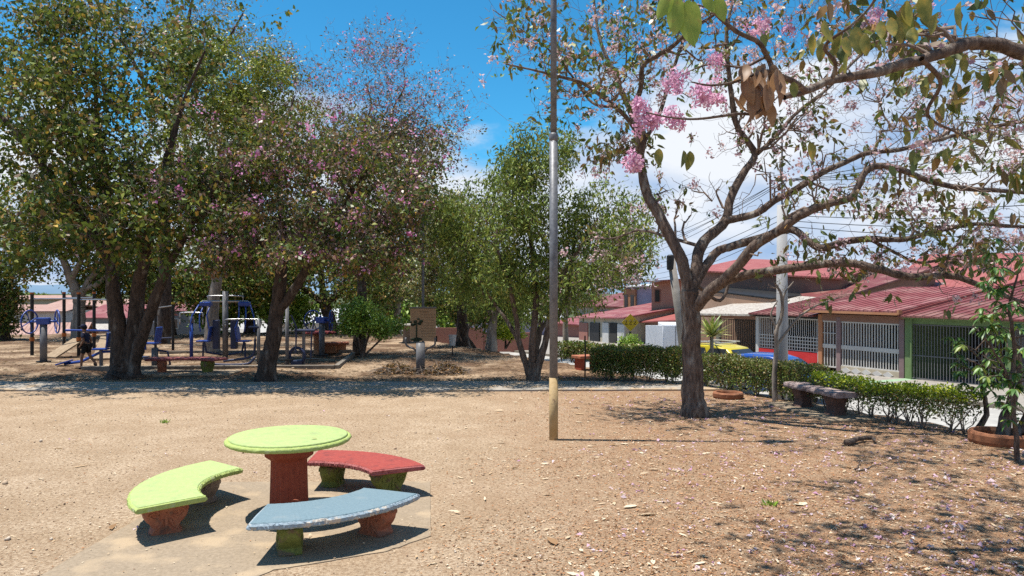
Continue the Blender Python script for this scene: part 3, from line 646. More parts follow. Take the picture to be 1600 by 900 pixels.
# elliptical + walker
e = empty('elliptical_machine', G(463, 574), 'dark elliptical stepping machine right of the leaning trunk', 'exercise machine', .1, EQ)
MB().tube([(-.25,0,0),(-.25,0,1.75)], .05, 12).build('post', M['grey_metal'], e, smooth=True)
MB().ring((.02,0,.32), .22, .045, axis=(.3,1,0), n=24).build('flywheel', M['navy'], e, smooth=True)
MB().box((.02,0,.1), (.3,.25,.2)).build('base', M['navy'], e, bevel=.02)
mb = MB().tube([(.0,-.1,.4),(.02,-.1,1.1),(-.12,-.1,1.45)], .022, 8).tube([(.38,.1,.25),(.4,.1,.95),(.5,.1,1.4)], .022, 8); mb.build('handlebar', M['navy'], e)
MB().tube([(-.05,0,1.02),(.5,0,1.02)], .04, 8).build('cross_bar', M['navy'], e); MB().tube([(.2,0,0),(.2,0,1.0)], .045, 8).build('column', M['grey_metal'], e)
for x_ in (-.35,.35): MB().box((x_+.1,-.05,.22), (.34,.15,.04)).build('pedal', M['black'], e)
# information stand on a post
e = empty('information_stand', G(657, 583), 'beige notice board with a dark tree shape on a grey post', 'sign')
MB().tube([(0,0,-.05),(0,0,.78)], .115, 16).build('post', M['grey_metal'], e, smooth=True)
for sg in (-1, 1):
    MB().tube(smooth_path([(sg*.08,0,.5),(sg*.16,0,.62),(sg*.36,0,.72),(sg*.38,0,.92)], rgn, 4), .025, 8).build('bracket', M['grey_metal'], e, smooth=True)
bd = MB().box((0.07,0,1.25), (.66,.035,.84)).build('board', M['board'], e, bevel=.006)
MB().b2((-.27,-.03,1.675),(.41,.03,1.71)).build('frame', M['grey_metal'], bd); 
mb = MB(); rg = random.Random(2)
mb.b2((-.02,-.022,1.57),(.2,-.0176,1.60))
for k in range(9):
    z_ = 1.5-k*.07; x_ = .02
    while x_ < .36:
        w_ = rg.uniform(.02,.07); mb.b2((x_,-.021,z_),(x_+w_,-.0176,z_+.018)); x_ += w_+.015
mb.build('printed_lines', M['ink'], bd)
mb = MB().tube([(-.10,-.03,.84),(-.10,-.03,1.2),(-.1,-.03,1.3)], .018, 6).ball((-.10,-.03,.87), (.16,.012,.05))
for (a, c, s_) in ((-.2,1.25,.05),(-.25,1.32,.035),(-.13,1.33,.05),(-.02,1.28,.05),(.02,1.34,.05),(-.05,1.4,.035),(-.16,1.26,.04)): mb.ball((a,-.03,c), (s_,.01,s_*.8), 8, 5)
mb.build('tree_emblem', M['inkg'], bd)
# light pole behind
e = empty('lamp_pole', G(661, 552), 'slim distant grey lamp pole rising behind the notice board', 'pole')
MB().tube([(0,0,0),(0,0,5.6)], .045, 10).build('shaft', M['grey_metal'], e); MB().ball((.2,0,5.62), (.3,.12,.07)).build('lamp_head', M['grey_metal'], e)
# litter bin
e = empty('litter_bin', G(707, 556), 'small whitish litter bin on a thin stand', 'litter bin')
MB().lathe([(.09,.33),(.12,.62),(.13,.68),(.12,.68),(.11,.62)], n=24).build('bucket', M['white'], e); MB().tube([(0,0,0),(0,0,.34)], .02, 8).build('leg', M['black'], e)
# far round tables
def far_table(px, py, label, m1, m2):
    e = empty('picnic_table', G(px, py), label, 'table', 0)
    disc_top(.55, .68, .74, 8, m1, m1, e); MB().lathe([(.2,0),(.17,.1),(.17,.6),(.24,.68)], n=24).build('pedestal', m2, e)
far_table(498, 553, 'round red table on an orange pedestal beyond the exercise ground', M['red_top'], M['orange_wall'])
far_table(636, 535, 'far grey round table under the trees', M['conc'], M['grey_leg'])
for (px, py, rz, lb) in ((516, 552, .1, 'low ochre stone stool left one right of the red table'), (531, 551, .2, 'low ochre stone stool furthest right of the red table')):
    e = empty('stone_stool', G(px, py), lb, 'stool', rz, 'stone stools by the far table')
    MB().box((0,0,.32), (.62,.36,.09)).build('seat', M['salmon_leg'], e, bevel=.03); MB().box((0,0,.14), (.42,.2,.28)).build('base', M['orange_wall'], e, bevel=.02)
# curved bench in the shade beside the path
curved_bench(-8.35, 17.8, 62, 118, 1.85, 2.3, .42, M['red_rim'], M['red_rim'], (M['moss_leg'], M['salmon_leg']), 'faded red curved bench in the shade beyond the path', 'far curved benches', 12, (.22,.8), sc=1.1)
o = MB().box((0,0,-.03), (2.6,1.1,.12)).build('bench_pad', M['slab'], bevel=.02, loc=(-8.35, 19.75, .03)); tag(o, 'concrete pad under the faded red bench', 'pad')
# yard house wall bits, red low walls beyond the trees
for (px, D, wd, h, lb) in ((640, 50, 3.6, 1.2, 'low red wall far behind the notice board'), (706, 50, 4.0, 1.7, 'low red wall behind the dark trunks'), (770, 52, 6.0, 1.3, 'long dull red wall behind the painted trunk')):
    v = W(px, 450, D); z_ = float(height(v[0], v[1])); o = MB().box((0,0,(h)/2), (wd,.2,h+.0)).build('garden_wall', M['brickr'], loc=(v[0], v[1], z_+.15)); tag(o, lb, 'wall')

# ------------------------------------------------------------------ walking child
def child():
    b0 = G(134, 577); b0[2] = 0
    e = tag(bpy.data.objects.new('person', None), 'child in a navy shirt, black shorts and cap walking left along the edging', 'person'); link(e); e.location = tuple(map(float, b0))
    s = 1.20/1.7
    J = {'pel':(.02,0,.92,.13),'sp':(0,0,1.08,.115),'ch':(-.03,0,1.27,.135),'nk':(-.05,0,1.43,.055),'hd0':(-.06,0,1.52,.08),'hd1':(-.08,0,1.62,.098),
     'shl':(-.03,-.17,1.36,.06),'ell':(.03,-.22,1.1,.043),'wrl':(-.10,-.2,.9,.03),'hnl':(-.16,-.19,.84,.028),
     'shr':(-.03,.17,1.36,.06),'elr':(.1,.2,1.13,.043),'wrr':(.06,.22,.9,.03),'hnr':(.02,.22,.83,.028),
     'hpl':(.02,-.1,.88,.10),'knl':(-.10,-.1,.49,.062),'anl':(-.12,-.1,.09,.038),'tol':(-.27,-.1,.035,.032),
     'hpr':(.02,.1,.88,.10),'knr':(.1,.1,.5,.062),'anr':(.36,.1,.18,.038),'tor':(.33,.1,.05,.03)}
    E = [('pel','sp'),('sp','ch'),('ch','nk'),('nk','hd0'),('hd0','hd1'),('ch','shl'),('shl','ell'),('ell','wrl'),('wrl','hnl'),('ch','shr'),('shr','elr'),('elr','wrr'),('wrr','hnr'),
     ('pel','hpl'),('hpl','knl'),('knl','anl'),('anl','tol'),('pel','hpr'),('hpr','knr'),('knr','anr'),('anr','tor')]
    def skin(name, J, E, m, parent, grow=1.0):
        ks = list(J); me = bpy.data.meshes.new(name); me.from_pydata([tuple(c*s for c in J[k][:3]) for k in ks], [(ks.index(a), ks.index(c)) for a, c in E], [])
        o = bpy.data.objects.new(name, me); link(o, parent); md = o.modifiers.new('skin', 'SKIN'); md.use_smooth_shade = True
        for i, k in enumerate(ks): me.skin_vertices[0].data[i].radius = (J[k][3]*s*grow,)*2
        me.skin_vertices[0].data[0].use_root = True
        sb = o.modifiers.new('sub', 'SUBSURF'); sb.levels = 2; sb.render_levels = 2; me.materials.append(m); return o
    skinm = mat('skin_tone', (.30,.15,.09), (.34,.18,.11), 5, 0, .6)
    body = skin('body', J, E, skinm, e)
    navy = mat('navy_cloth', (.02,.025,.06), (.03,.035,.08), 30, .1, .9); blk = mat('black_cloth', (.012,.012,.014), (.02,.02,.02), 30, .1, .9)
    S_ = {'p':(.02,0,.96,.13),'sp':J['sp'],'ch':J['ch'],'nk':(-.045,0,1.39,.07),'shl':J['shl'],'el':(.01,-.21,1.2,.06),'shr':J['shr'],'er':(.05,.2,1.2,.06)}
    skin('shirt', S_, [('p','sp'),('sp','ch'),('ch','nk'),('ch','shl'),('shl','el'),('ch','shr'),('shr','er')], navy, e, 1.13)
    T_ = {'p':(.02,0,.93,.14),'hl':J['hpl'],'kl':(-.07,-.1,.58,.085),'hr':J['hpr'],'kr':(.07,.1,.58,.085)}
    skin('shorts', T_, [('p','hl'),('hl','kl'),('p','hr'),('hr','kr')], blk, e, 1.12)
    c = MB().ball((-.08*s,0,1.65*s), (.115*s,.1*s,.09*s), 16, 8).box((-.19*s,0,1.64*s), (.14*s,.14*s,.015)); c.build('cap', navy, e, smooth=True)
    MB().ball((-.055*s,0,1.6*s), (.10*s,.098*s,.10*s), 14, 8).build('hair', blk, e, smooth=True)
    mb = MB().ball((-.18*s,0,1.58*s), (.02*s,.013*s,.02*s), 8, 5); mb.build('nose', skinm, e)
    for (x_, y_, z_, ry) in ((-.20,-.1,.035,0), (.335,.1,.10,1.0)): MB().box((0,0,0), (.26*s,.09*s,.07*s), ry=ry).build('shoe', blk, e, bevel=.015).location = (x_*s, y_*s, z_*s+.01)
child()

# ------------------------------------------------------------------ houses along the street
RZ = math.atan2(-UU[1], -UU[0])
def tpx(px, s=S0):     # distance along the street where a picture column meets the line at depth s
    k = (px-800)/F; bx, by = P0+NN*(s-S0); return (bx-k*by)/(-UU[0]+k*UU[1])
def house(name, px_left, s, label, cat='house', group=None):
    t_ = tpx(px_left, s); p = P0+UU*t_+NN*(s-S0)
    e = empty(name, (p[0], p[1], zst(t_)-.02), label, cat, RZ, group); return e, t_
def roofslab(x0, x1, y0, y1, z0, z1, th=.07):   # mono pitch rising from z0 at y0 to z1 at y1 ; z may be pairs (left,right)
    za, zb = (z0 if isinstance(z0, tuple) else (z0, z0)), (z1 if isinstance(z1, tuple) else (z1, z1))
    v = [(x0,y0,za[0]),(x1,y0,za[1]),(x1,y1,zb[1]),(x0,y1,zb[0])]
    return MB().add(v+[(a,c,d-th) for a,c,d in v], [(0,1,2,3),(7,6,5,4),(0,4,5,1),(1,5,6,2),(2,6,7,3),(3,7,4,0)])
def ribs(e, x0, x1, y0, y1, z0, z1, m, step=.38):
    mb = MB(); x_ = x0+.15; L = math.hypot(y1-y0, z1-z0); a_ = math.atan2(z1-z0, y1-y0)
    while x_ < x1: mb.box((x_, (y0+y1)/2, (z0+z1)/2+.012), (.035, L-.02, .03), rx=a_); x_ += step
    return mb.build('roof_rib', m, e)
def bars(mb, x0, x1, z0, z1, y, step=.13, r=.013):
    x_ = x0+step/2
    while x_ < x1: mb.box((x_, y, (z0+z1)/2), (r*2, r*2, z1-z0)); x_ += step
def lattice(mb, x0, x1, z0, z1, y, step=.16, w_=.035):
    k = 0; x_ = x0
    while x_ <= x1: mb.box((x_, y, (z0+z1)/2), (w_, .04, z1-z0)); x_ += step
    z_ = z0
    while z_ <= z1+.01: mb.box(((x0+x1)/2, y-.004, z_), (x1-x0, .034, w_)); z_ += step*1.0
# --- green house (nearest)
e, t1 = house('green_house', 1413, S0, 'green posted house with tall dark bar gates under a maroon roof', 'house')
Lh = t1+6.0
MB().b2((0,4.2,0),(Lh,9,2.75)).build('wall', M['room_shade'], e); MB().b2((0.003,.3,0),(.12,4.19,2.5)).build('side_wall', M['green_paint'], e)
MB().b2((.0,-.12,2.46),(Lh,.0,2.62)).build('gutter', M['green_paint'], e, bevel=.02); MB().b2((.13,.02,2.28),(Lh,.14,2.455)).build('beam', M['green_paint'], e)
for x_ in (.02, 4.0, 5.75): MB().b2((x_,.0,0),(x_+.24,.25,2.455)).build('post', M['green_paint'], e, bevel=.01)
MB().tube([(.35,-.06,0),(.35,-.06,2.5)], .04, 8).build('downpipe', M['green_paint'], e)
rf = roofslab(-.05, Lh+.2, -.35, 8.6, 2.60, 4.05).build('roof', M['roof_maroon'], e); ribs(rf, .1, Lh+.15, -.35, 8.6, 2.6, 4.05, M['roof_maroon'])
MB().b2((.6,4.14,0),(1.5,4.19,2.05)).build('inner_door', M['wood'], e); MB().b2((2.0,4.14,1.0),(3.1,4.19,2.0)).build('inner_window', M['white'], e)
MB().box((-.02,4.1,3.37), (.14,8.9,.10), rx=math.atan2(1.45,8.95)).build('ridge_trim', M['roof_rose'], rf)
gg = M['grey_metal']
for k, (a, c) in enumerate(((.30,3.98),(4.26,5.72))):
    mb = MB(); bars(mb, a, c, .1, 2.25, .1, .125, .012); 
    for z_ in (.08,1.0,2.24): mb.b2((a,.075,z_-.02),(c,.125,z_+.02))
    mb.build('gate', gg, e)
MB().b2((3.3,4.0,0),(4.4,4.19,1.3)).build('stored_panel', M['tan_wall'], e)
o = MB().prism([( .0,-3.2),(Lh,-3.2),(Lh,4.1),(.0,4.1)], .022, .03, 'z').build('green_driveway', M['green_drive']); o.location = e.location; o.rotation_euler = (0,0,RZ); tag(o, kind='structure')
# --- brown-red house with white gate
e, t2 = house('white_gate_house', 1279, S0, 'brown house with white bar gates and a wine red metal roof', 'house')
Wd = t2-t1
MB().b2((0,4.4,0),(Wd,9,2.8)).build('wall', M['room_shade'], e); MB().b2((-.05,.02,0),(.17,.28,2.6)).build('post', M['orange_wall'], e, bevel=.01)
MB().b2((.0,.3,0),(.12,4.39,2.6)).build('side_wall', M['orange_wall'], e)
MB().b2((.95,.02,0),(1.17,.24,2.5)).build('post', M['mauve_post'], e, bevel=.01); MB().b2((Wd-.26,.02,0),(Wd-.03,.24,2.5)).build('post', M['mauve_post'], e, bevel=.01)
MB().b2((.175,.03,2.33),(Wd-.03,.2,2.62)).build('beam', M['brown_wall'], e)
MB().b2((-.5,-.42,2.68),(Wd+.0,-.28,2.80)).build('fascia', M['orange_wall'], e, bevel=.01)
MB().b2((1.18,.04,.0),(Wd-.27,.20,.34)).build('plinth', M['cream'], e)
mb = MB(); x_ = 1.2
while x_+.5 < Wd-.27: mb.prism([(x_,.17),(x_+.25,.31),(x_+.5,.17),(x_+.25,.03)], .02, .037, 'y'); x_ += .52
mb.build('diamond_tiles', M['white'], e)
for (a, c, st_) in ((.18,.94,.16),(1.18,Wd-.27,.135)):
    mb = MB(); z0 = .36 if a > 1 else .25
    bars(mb, a, c, z0, 2.32, .1, st_, .021)
    for z_, h_ in ((z0,.03),(1.18,.09),(2.29,.03)): mb.b2((a,.065,z_-h_),(c,.135,z_+h_))
    if a < 1: mb.b2((a,.065,1.75),(c,.135,1.78))
    mb.build('gate', M['white'], e)
rf = roofslab(-.55, Wd+.0, -.42, 6.4, 2.86, 3.85).build('roof', M['roof_red'], e); ribs(rf, -.5, Wd, -.42, 6.4, 2.86, 3.85, M['roof_red'])
MB().b2((1.5,4.34,0),(2.3,4.39,2.05)).build('inner_door', M['white'], e); MB().b2((2.8,4.34,1.0),(3.7,4.39,2.0)).build('inner_window', M['tan_wall'], e)

MB().b2((Wd-.03,-.43,2.72),(Wd+.06,-.2,2.90)).build('gutter_end', M['orange_wall'], e)
o = MB().prism([( .0,-3.2),(Wd-.01,-3.2),(Wd-.01,4.1),(.0,4.1)], .022, .03, 'z').build('tiled_driveway', M['beige_drive']); o.location = e.location; o.rotation_euler = (0,0,RZ); tag(o, kind='structure')
# --- lattice house
e, t3 = house('lattice_house', 1183, S0+.3, 'house with white lattice fence over a bright red low wall', 'house')
W3 = t3-t2-.1
MB().b2((0,4,0),(W3,9,2.6)).build('wall', M['grey_metal'], e); MB().b2((.6,3.95,0),(1.4,3.99,2.0)).build('inner_door', M['wood'], e); MB().b2((-.1,0,0),(.1,.2,2.45)).build('post', M['white'], e); MB().b2((W3-.22,0,0),(W3-.05,.2,2.45)).build('post', M['white'], e)
MB().b2((.11,.0,0),(W3-.23,.16,.85)).build('low_wall', M['red_wall'], e)
mb = MB(); lattice(mb, .12, W3-.24, .9, 1.62, .08); bars(mb, .12, W3-.24, 1.62, 2.4, .08, .12, .012); mb.b2((.12,.05,2.38),(W3-.24,.11,2.44)); mb.build('lattice_fence', M['white'], e)
rf = roofslab(-.2, W3-.1, -.4, 5.5, 2.62, 3.55).build('roof', M['roof_maroon'], e); ribs(rf, -.15, W3-.15, -.4, 5.5, 2.62, 3.55, M['roof_maroon']); MB().b2((-.15,-.1,2.456),(W3-.1,.2,2.56)).build('beam', M['black'], e)
# --- dark gate house
e, t4 = house('shade_gate_house', 1122, S0+.4, 'house with black bar gate and a pale stained shingle roof', 'house')
W4 = t4-t3
MB().b2((-1.4,4,0),(W4-.2,9,2.5)).build('wall', M['room_shade'], e); MB().b2((-.15,0,0),(.05,.2,2.35)).build('post', M['cream'], e)
mb = MB(); bars(mb, .1, W4-.15, .05, 2.3, .08, .13, .014); 
for z_ in (.1,1.1,2.28): mb.b2((.08,.05,z_-.02),(W4-.15,.11,z_+.02))
mb.build('gate', M['black'], e); MB().b2((-1.9,-.05,2.34),(W4-.1,.1,2.5)).build('beam', M['brown_wall'], e)
roofslab(-2.2, W4-.12, -.45, 6.5, (2.52,2.62), (3.5,3.6), .1).build('roof', M['roof_pale'], e)
MB().tube([(-1.5,-.2,0),(-1.5,-.2,2.4)], .05, 8).build('downpipe', M['cream'], e)
MB().tube([(-1.9,-.25,1.5),(-1.0,-.25,1.5)], .03, 8).build('gate_bar', M['white'], e)
# --- big brown two storey block behind
def block(name, px0, px1, D0, D1, ytop0, ytop1, m, mr, label, depth=9, roofh=.6, ybot=None, over=.3, cat='house'):
    """building seen on its street side between two picture columns at two depths, the top edge sloping between them"""
    a = W(px0, ytop0, D0); c = W(px1, ytop1, D1); base = min(float(height(a[0], a[1])), float(height(c[0], c[1])), -2.2)-.3
    e = empty(name, (a[0], a[1], base), label, cat, math.atan2(c[1]-a[1], c[0]-a[0])); L = math.hypot(c[0]-a[0], c[1]-a[1])
    z0, z1 = a[2]-base, c[2]-base
    MB().add([(0,0,0),(L,0,0),(L,0,z1),(0,0,z0),(0,depth,0),(L,depth,0),(L,depth,z1+roofh),(0,depth,z0+roofh)], [(0,1,2,3),(5,4,7,6),(0,3,7,4),(1,5,6,2),(3,2,6,7)]).build('wall', m, e)
    rf = roofslab(-over, L+over, -over, depth+.1, (z0+.06, z1+.06), (z0+roofh+.1, z1+roofh+.1), .09).build('roof', mr, e)
    return e, L, z0, z1
e, L, z0, z1 = block('brown_block', 1088, 1310, 50, 44, 423, 436, M['brown_wall'], M['roof_rose'], 'large plain brown two storey building rising behind the street row', 7, .9)
o = MB().add([(-.2,-.02,z0-3.2),(L+.1,-.02,z1-2.0),(L+.1,-.1,z1-2.0),(-.2,-.1,z0-3.2),(-.2,-.02,z0-3.1),(L+.1,-.02,z1-1.9),(L+.1,-.1,z1-1.9),(-.2,-.1,z0-3.1)], [(0,1,2,3),(7,6,5,4),(0,4,5,1),(1,5,6,2),(2,6,7,3),(3,7,4,0)]).build('flashing', M['black'], e)
block('tan_block', 1086, 1205, 47.5, 43, 452, 467, M['tan_wall'], M['black'], 'tan lower wing with a dark edged sloping wall before the brown block', 4, .15, over=.05)
# --- orange tower house and brick house
e, L, z0, z1 = block('brick_house', 975, 1068, 62, 53, 506, 500, M['brick'], M['roof_rose'], 'brown brick house with a rose red metal roof behind the white truck', 8, 1.6, over=.5)
e, L, z0, z1 = block('orange_upper_house', 1018, 1066, 60, 59, 441, 436, M['tan_wall'], M['roof_maroon'], 'tan upper storey with a small window above the rose red roof', 5, .1, over=.7)
f_ = MB().b2((.25,-.05,z0-1.55),(.7,.0,z0-.55)).build('window', M['brown_wall'], e); MB().b2((.3,-.07,z0-1.5),(.65,-.051,z0-.6)).build('pane', M['glass'], f_)
e, L, z0, z1 = block('lilac_house', 975, 1022, 72, 70, 449, 447, M['lilac'], M['roof_white'], 'pale lilac upper house with two dark windows far down the street', 6, .3, over=.4)
MB().b2((0.1,-.25,z0-2.4),(1.35,-.001,z0-.15)).build('bay', M['orange_wall'], e)
for x_ in (.2,.85): MB().b2((x_,-.29,z0-2.0),(x_+.35,-.251,z0-.7)).build('window', M['glass'], e)
e, L, z0, z1 = block('garage_house', 905, 978, 66, 58, 497, 497, M['cream'], M['roof_red'], 'cream house with an open garage and white roller door down the street', 8, 1.3, over=.4)
for a, c, m_, nm in ((.02,.22,'brickr','pier'),(.27,.48,'black','gate'),(.55,.68,'white','post'),(.7,.84,'room_shade','garage_shade_panel'),(1.0,1.0,'brick','pier')):  # the open garage is a dark panel, its inner shade painted on
    if c > a: MB().b2((L*a,-.1,.0),(L*c,-.001,z0-.35+(z1-z0)*a)).build(nm, M[m_], e)
MB().b2((L*.86,-.12,.0),(L*.99,-.001,z1-.5)).build('roller_door', M['white'], e)
block('far_red_roof_house', 868, 912, 72, 69, 505, 508, M['brickr'], M['roof_red'], 'brick red house glimpsed just right of the tall pole', 8, 1.2, over=.4)
block('pink_roof_house', 900, 975, 78, 74, 478, 480, M['cream'], M['roof_maroon'], 'cream house with a wide maroon roof behind the garages', 8, 1.2, over=.4)
# --- roofs behind the near houses
e, L, z0, z1 = block('rose_roof_house', 1395, 1700, 46, 40, 452, 456, M['cream'], M['roof_rose'], 'house with a broad rose corrugated roof behind the green house', 9, 2.3)
e, L, z0, z1 = block('white_roof_house', 1296, 1420, 47, 44, 462, 464, M['white'], M['roof_white'], 'house with a flat white metal roof behind the wine red roof', 9, 1.5)
e, L, z0, z1 = block('rust_roof_house', 1196, 1300, 45, 41, 475, 470, M['brown_wall'], M['roof_maroon'], 'house with a rusty brown roof behind the concrete pole', 9, 1.9)
block('pale_far_house', 1280, 1380, 62, 58, 442, 444, M['cream'], M['roof_maroon'], 'pale far house peeping between the rusty and the white roofs', 7, .7)
# --- left neighbourhood below the park
def lhouse(name, px, y_eave, D, wd, h, depth, rh, m, mr, rz, label):
    v = W(px, y_eave, D); z_ = v[2]-h
    e = empty(name, (v[0], v[1], z_), label, 'house', rz); MB().b2((-wd/2,0,-4),(wd/2,depth,h)).build('wall', M[m], e)
    a = roofslab(-wd/2-.4, wd/2+.4, -.4, depth/2, h+.05, h+rh).build('roof', M[mr], e); roofslab(-wd/2-.4, wd/2+.4, depth/2+.003, depth+.4, h+rh, h+.05).build('roof', M[mr], e)
    for x_ in (-wd*.3, wd*.05, wd*.3):
        f_ = MB().b2((x_-.5,-.04,h-1.9),(x_+.5,.02,h-.8)).build('window', M['white'], e); MB().b2((x_-.43,-.06,h-1.83),(x_+.43,-.041,h-.87)).build('pane', M['glass'], f_)
lhouse('town_house', 22, 487, 62, 7.5, 3, 7, .5, 'white', 'roof_faded', .1, 'white walled house with a faded roof below the park at far left')
lhouse('town_house', 45, 468, 95, 9, 3, 7, .5, 'cream', 'roof_faded', .05, 'cream house highest and furthest at the left edge')
lhouse('town_house', 48, 537, 46, 4.6, 3, 7, 1.1, 'cream', 'roof_faded', .35, 'house whose faded pink tiled roof meets the sand behind the wheel machine')
lhouse('town_house', 163, 497, 60, 3.6, 3, 6, 1.0, 'grey_metal', 'roof_red', -.15, 'house with a bright red roof behind the climbing frame')
lhouse('town_house', 112, 518, 54, 5, 3, 6, .4, 'white', 'roof_pale', .1, 'low house with a pale roof below the climbing frame')
lhouse('town_house', 125, 480, 80, 7.5, 3, 7, .8, 'tan_wall', 'roof_faded', -.1, 'tan house with a brownish roof behind the pale forked trunk')
lhouse('town_house', 235, 486, 84, 9, 3, 7, .8, 'grey_metal', 'roof_maroon', -.1, 'grey house with a brown red roof glimpsed right of the thick forked trunk')
lhouse('town_house', 500, 505, 62, 7, 3, 8, 1.1, 'white', 'roof_white', .1, 'white house glimpsed behind the twin wheels')
lhouse('town_house', 780, 497, 75, 12, 3, 8, .9, 'lilac', 'roof_white', .1, 'pale house glimpsed between trunks behind the weeping tree')

# ------------------------------------------------------------------ utility poles and wires
up = W(1222, 570, 18.2)
e = empty('utility_pole', (up[0], up[1], -1.5), 'thick pale concrete utility pole rising behind the hedge', 'pole')
MB().tube([(0,0,0),(0,0,3.0),(0,0,5.65)], [.145,.13,.115], 20).build('shaft', M['white'] if 0 else mat('pale_concrete', (.40,.405,.41), (.50,.505,.51), 3, .15, .9, stretch=(1,1,.2)), e, smooth=True)
cb = MB().tube([(0,0,5.6),(0,0,7.3)], .022, 8).build('mast', M['grey_metal'], e)
for x_ in (6.2,6.0,5.8): MB().lathe([(.03,0),(.05,.04),(.03,.08),(.05,.1),(.02,.14)], c=(-.07,0,x_), n=10).build('insulator', M['terra'], cb)
v2 = W(1074, 575, 30); v3 = W(1048, 400, 30)
e = empty('utility_pole', v2, 'leaning grey utility pole with dark top half hidden behind the big trumpet tree trunk', 'pole')
dv_ = v3-v2; MB().tube([(0,0,-.3), dv_*.5, dv_], [.20,.17,.15], 16).build('shaft', M['conc'], e, smooth=True); MB().lathe([(.1,0),(.14,.03),(.15,.3),(.15,.55),(.08,.6)], c=tuple(dv_+np.array((-.02,-.05,-.55))), n=18).build('transformer', M['black'], e)
rg = random.Random(5)
for k in range(8):
    z1_ = 4.55-.13*k if k > 3 else 4.72; off = (-.05,.05,-.08,.08)[k % 4]
    A = np.array((6.3+.25*k, 62., 5.9-.35*k)); B = np.array((up[0]+(off if k < 4 else .16), up[1]-.1, z1_)); C = np.array((9.2+.2*k, 11.5, 4.5-.22*k+(.4 if k < 4 else 0)))
    pts = []
    for (p, q_, sag, n_) in ((A, B, .9, 24), (B, C, .12, 10)):
        for t_ in np.linspace(0, 1, n_, endpoint=(q_ is C)): pts.append(p+(q_-p)*t_-np.array((0,0,sag*4*t_*(1-t_))))
    o = MB().tube(pts, .008, 5).build('overhead_wire', M['black'], smooth=True)
    tag(o, ['topmost','second','third','fourth','fifth','sixth','seventh','lowest'][k]+' black overhead wire strung past the pale concrete pole', 'wire', 'overhead wires')

# ------------------------------------------------------------------ vehicles
def car(loc, rz, m, label, rack=False, name='parked_car'):
    e = empty(name, loc, label, 'car', rz)
    st_ = [(-2.05,.55,.45,.70),(-1.95,.72,.35,.86),(-1.2,.80,.28,.95),(0,.82,.25,.96),(1.1,.81,.28,.92),(1.8,.72,.35,.80),(2.05,.52,.45,.68)]
    def loft(stt, ring): 
        vs = []; n_ = None; fs = []
        for s_ in stt: r_ = ring(*s_); n_ = len(r_); vs += r_
        for k in range(len(stt)-1):
            for i in range(n_): fs.append((k*n_+i, k*n_+(i+1) % n_, (k+1)*n_+(i+1) % n_, (k+1)*n_+i))
        fs += [tuple(range(n_))[::-1], tuple((len(stt)-1)*n_+i for i in range(n_))]; return MB().add(vs, fs)
    body = loft(st_, lambda x, w_, z0, z1: [(x,-w_*.9,z0),(x,-w_,(z0+z1)/2),(x,-w_*.93,z1-.03),(x,-w_*.7,z1),(x,w_*.7,z1),(x,w_*.93,z1-.03),(x,w_,(z0+z1)/2),(x,w_*.9,z0)]).build('body', m, e, smooth=True, bevel=.02)
    gs = [(-1.75,.70,.90),(-1.25,.66,1.32),(-.6,.62,1.42),(.3,.62,1.42),(.75,.64,1.30),(1.25,.70,.92)]
    loft(gs, lambda x, w_, z1: [(x,-w_*1.08 if z1 > 1 else -w_,.9),(x,-w_,z1-.06),(x,-w_*.85,z1),(x,w_*.85,z1),(x,w_,z1-.06),(x,w_*1.08 if z1 > 1 else w_,.9)]).build('cabin', m, e, smooth=True, bevel=.02)
    for sg in (-1, 1):
        for a, c in ((-1.25,-.35),(-.25,.85)):
            MB().add([(a-.12,sg*.735,.98),(c+.1,sg*.735,.98),(c-.12,sg*.66,1.30),(a+.05,sg*.66,1.30),(a-.12,sg*.715,.98),(c+.1,sg*.715,.98),(c-.12,sg*.63,1.30),(a+.05,sg*.63,1.30)], [(0,1,2,3),(7,6,5,4),(0,4,5,1),(1,5,6,2),(2,6,7,3),(3,7,4,0)]).build('side_window', M['glass'], e)
    for (x0, z0, x1, z1) in ((-1.80,.95,-1.36,1.28),(1.32,.96,.86,1.28)):
        MB().add([(x0,-.6,z0),(x0,.6,z0),(x1,.52,z1),(x1,-.52,z1),(x0*.985,-.6,z0-.03),(x0*.985,.6,z0-.03),(x1*.985,.52,z1-.03),(x1*.985,-.52,z1-.03)], [(0,1,2,3),(7,6,5,4),(0,4,5,1),(1,5,6,2),(2,6,7,3),(3,7,4,0)]).build('windscreen', M['glass'], e)
    for x_ in (-1.3,1.3):
        for sg in (-1,1):
            w_ = MB().tube([(x_,sg*.66,.31),(x_,sg*.86,.31)], .31, 24).build('wheel', M['rubber'], e, bevel=.02); MB().tube([(x_,sg*.85,.31),(x_,sg*.875,.31)], .19, 16).build('rim', M['chrome'], w_)
    for sg in (-1,1):
        MB().box((-1.99,sg*.52,.68), (.1,.26,.14)).build('tail_light', M['red_wall'], e, bevel=.02); MB().box((1.95,sg*.5,.64), (.14,.28,.13)).build('headlight', M['chrome'], e, bevel=.02)
        MB().box((.75,sg*.88,.98), (.12,.16,.1)).build('mirror', m, e, bevel=.02)
    if rack:
        r_ = MB()
        for x_ in (-.7,.3): r_.b2((x_,-.6,1.45),(x_+.05,.6,1.5))
        for y_ in (-.58,.55): r_.b2((-.9,y_,1.505),(.5,y_+.04,1.54))
        r_.build('roof_rack', M['white'], e)
ycar = mat('yellow_car_paint', (.62,.50,.03), (.66,.54,.05), 1, 0, .25, spec=.6); bcar = mat('blue_car_paint', (.02,.08,.35), (.025,.10,.40), 1, 0, .2, spec=.6)
v = W(1112, 536, 30.2); car((v[0], v[1], v[2]-1.43), math.atan2(UU[1], UU[0])+.15, ycar, 'yellow car with a white roof rack parked beyond the hedge', True)
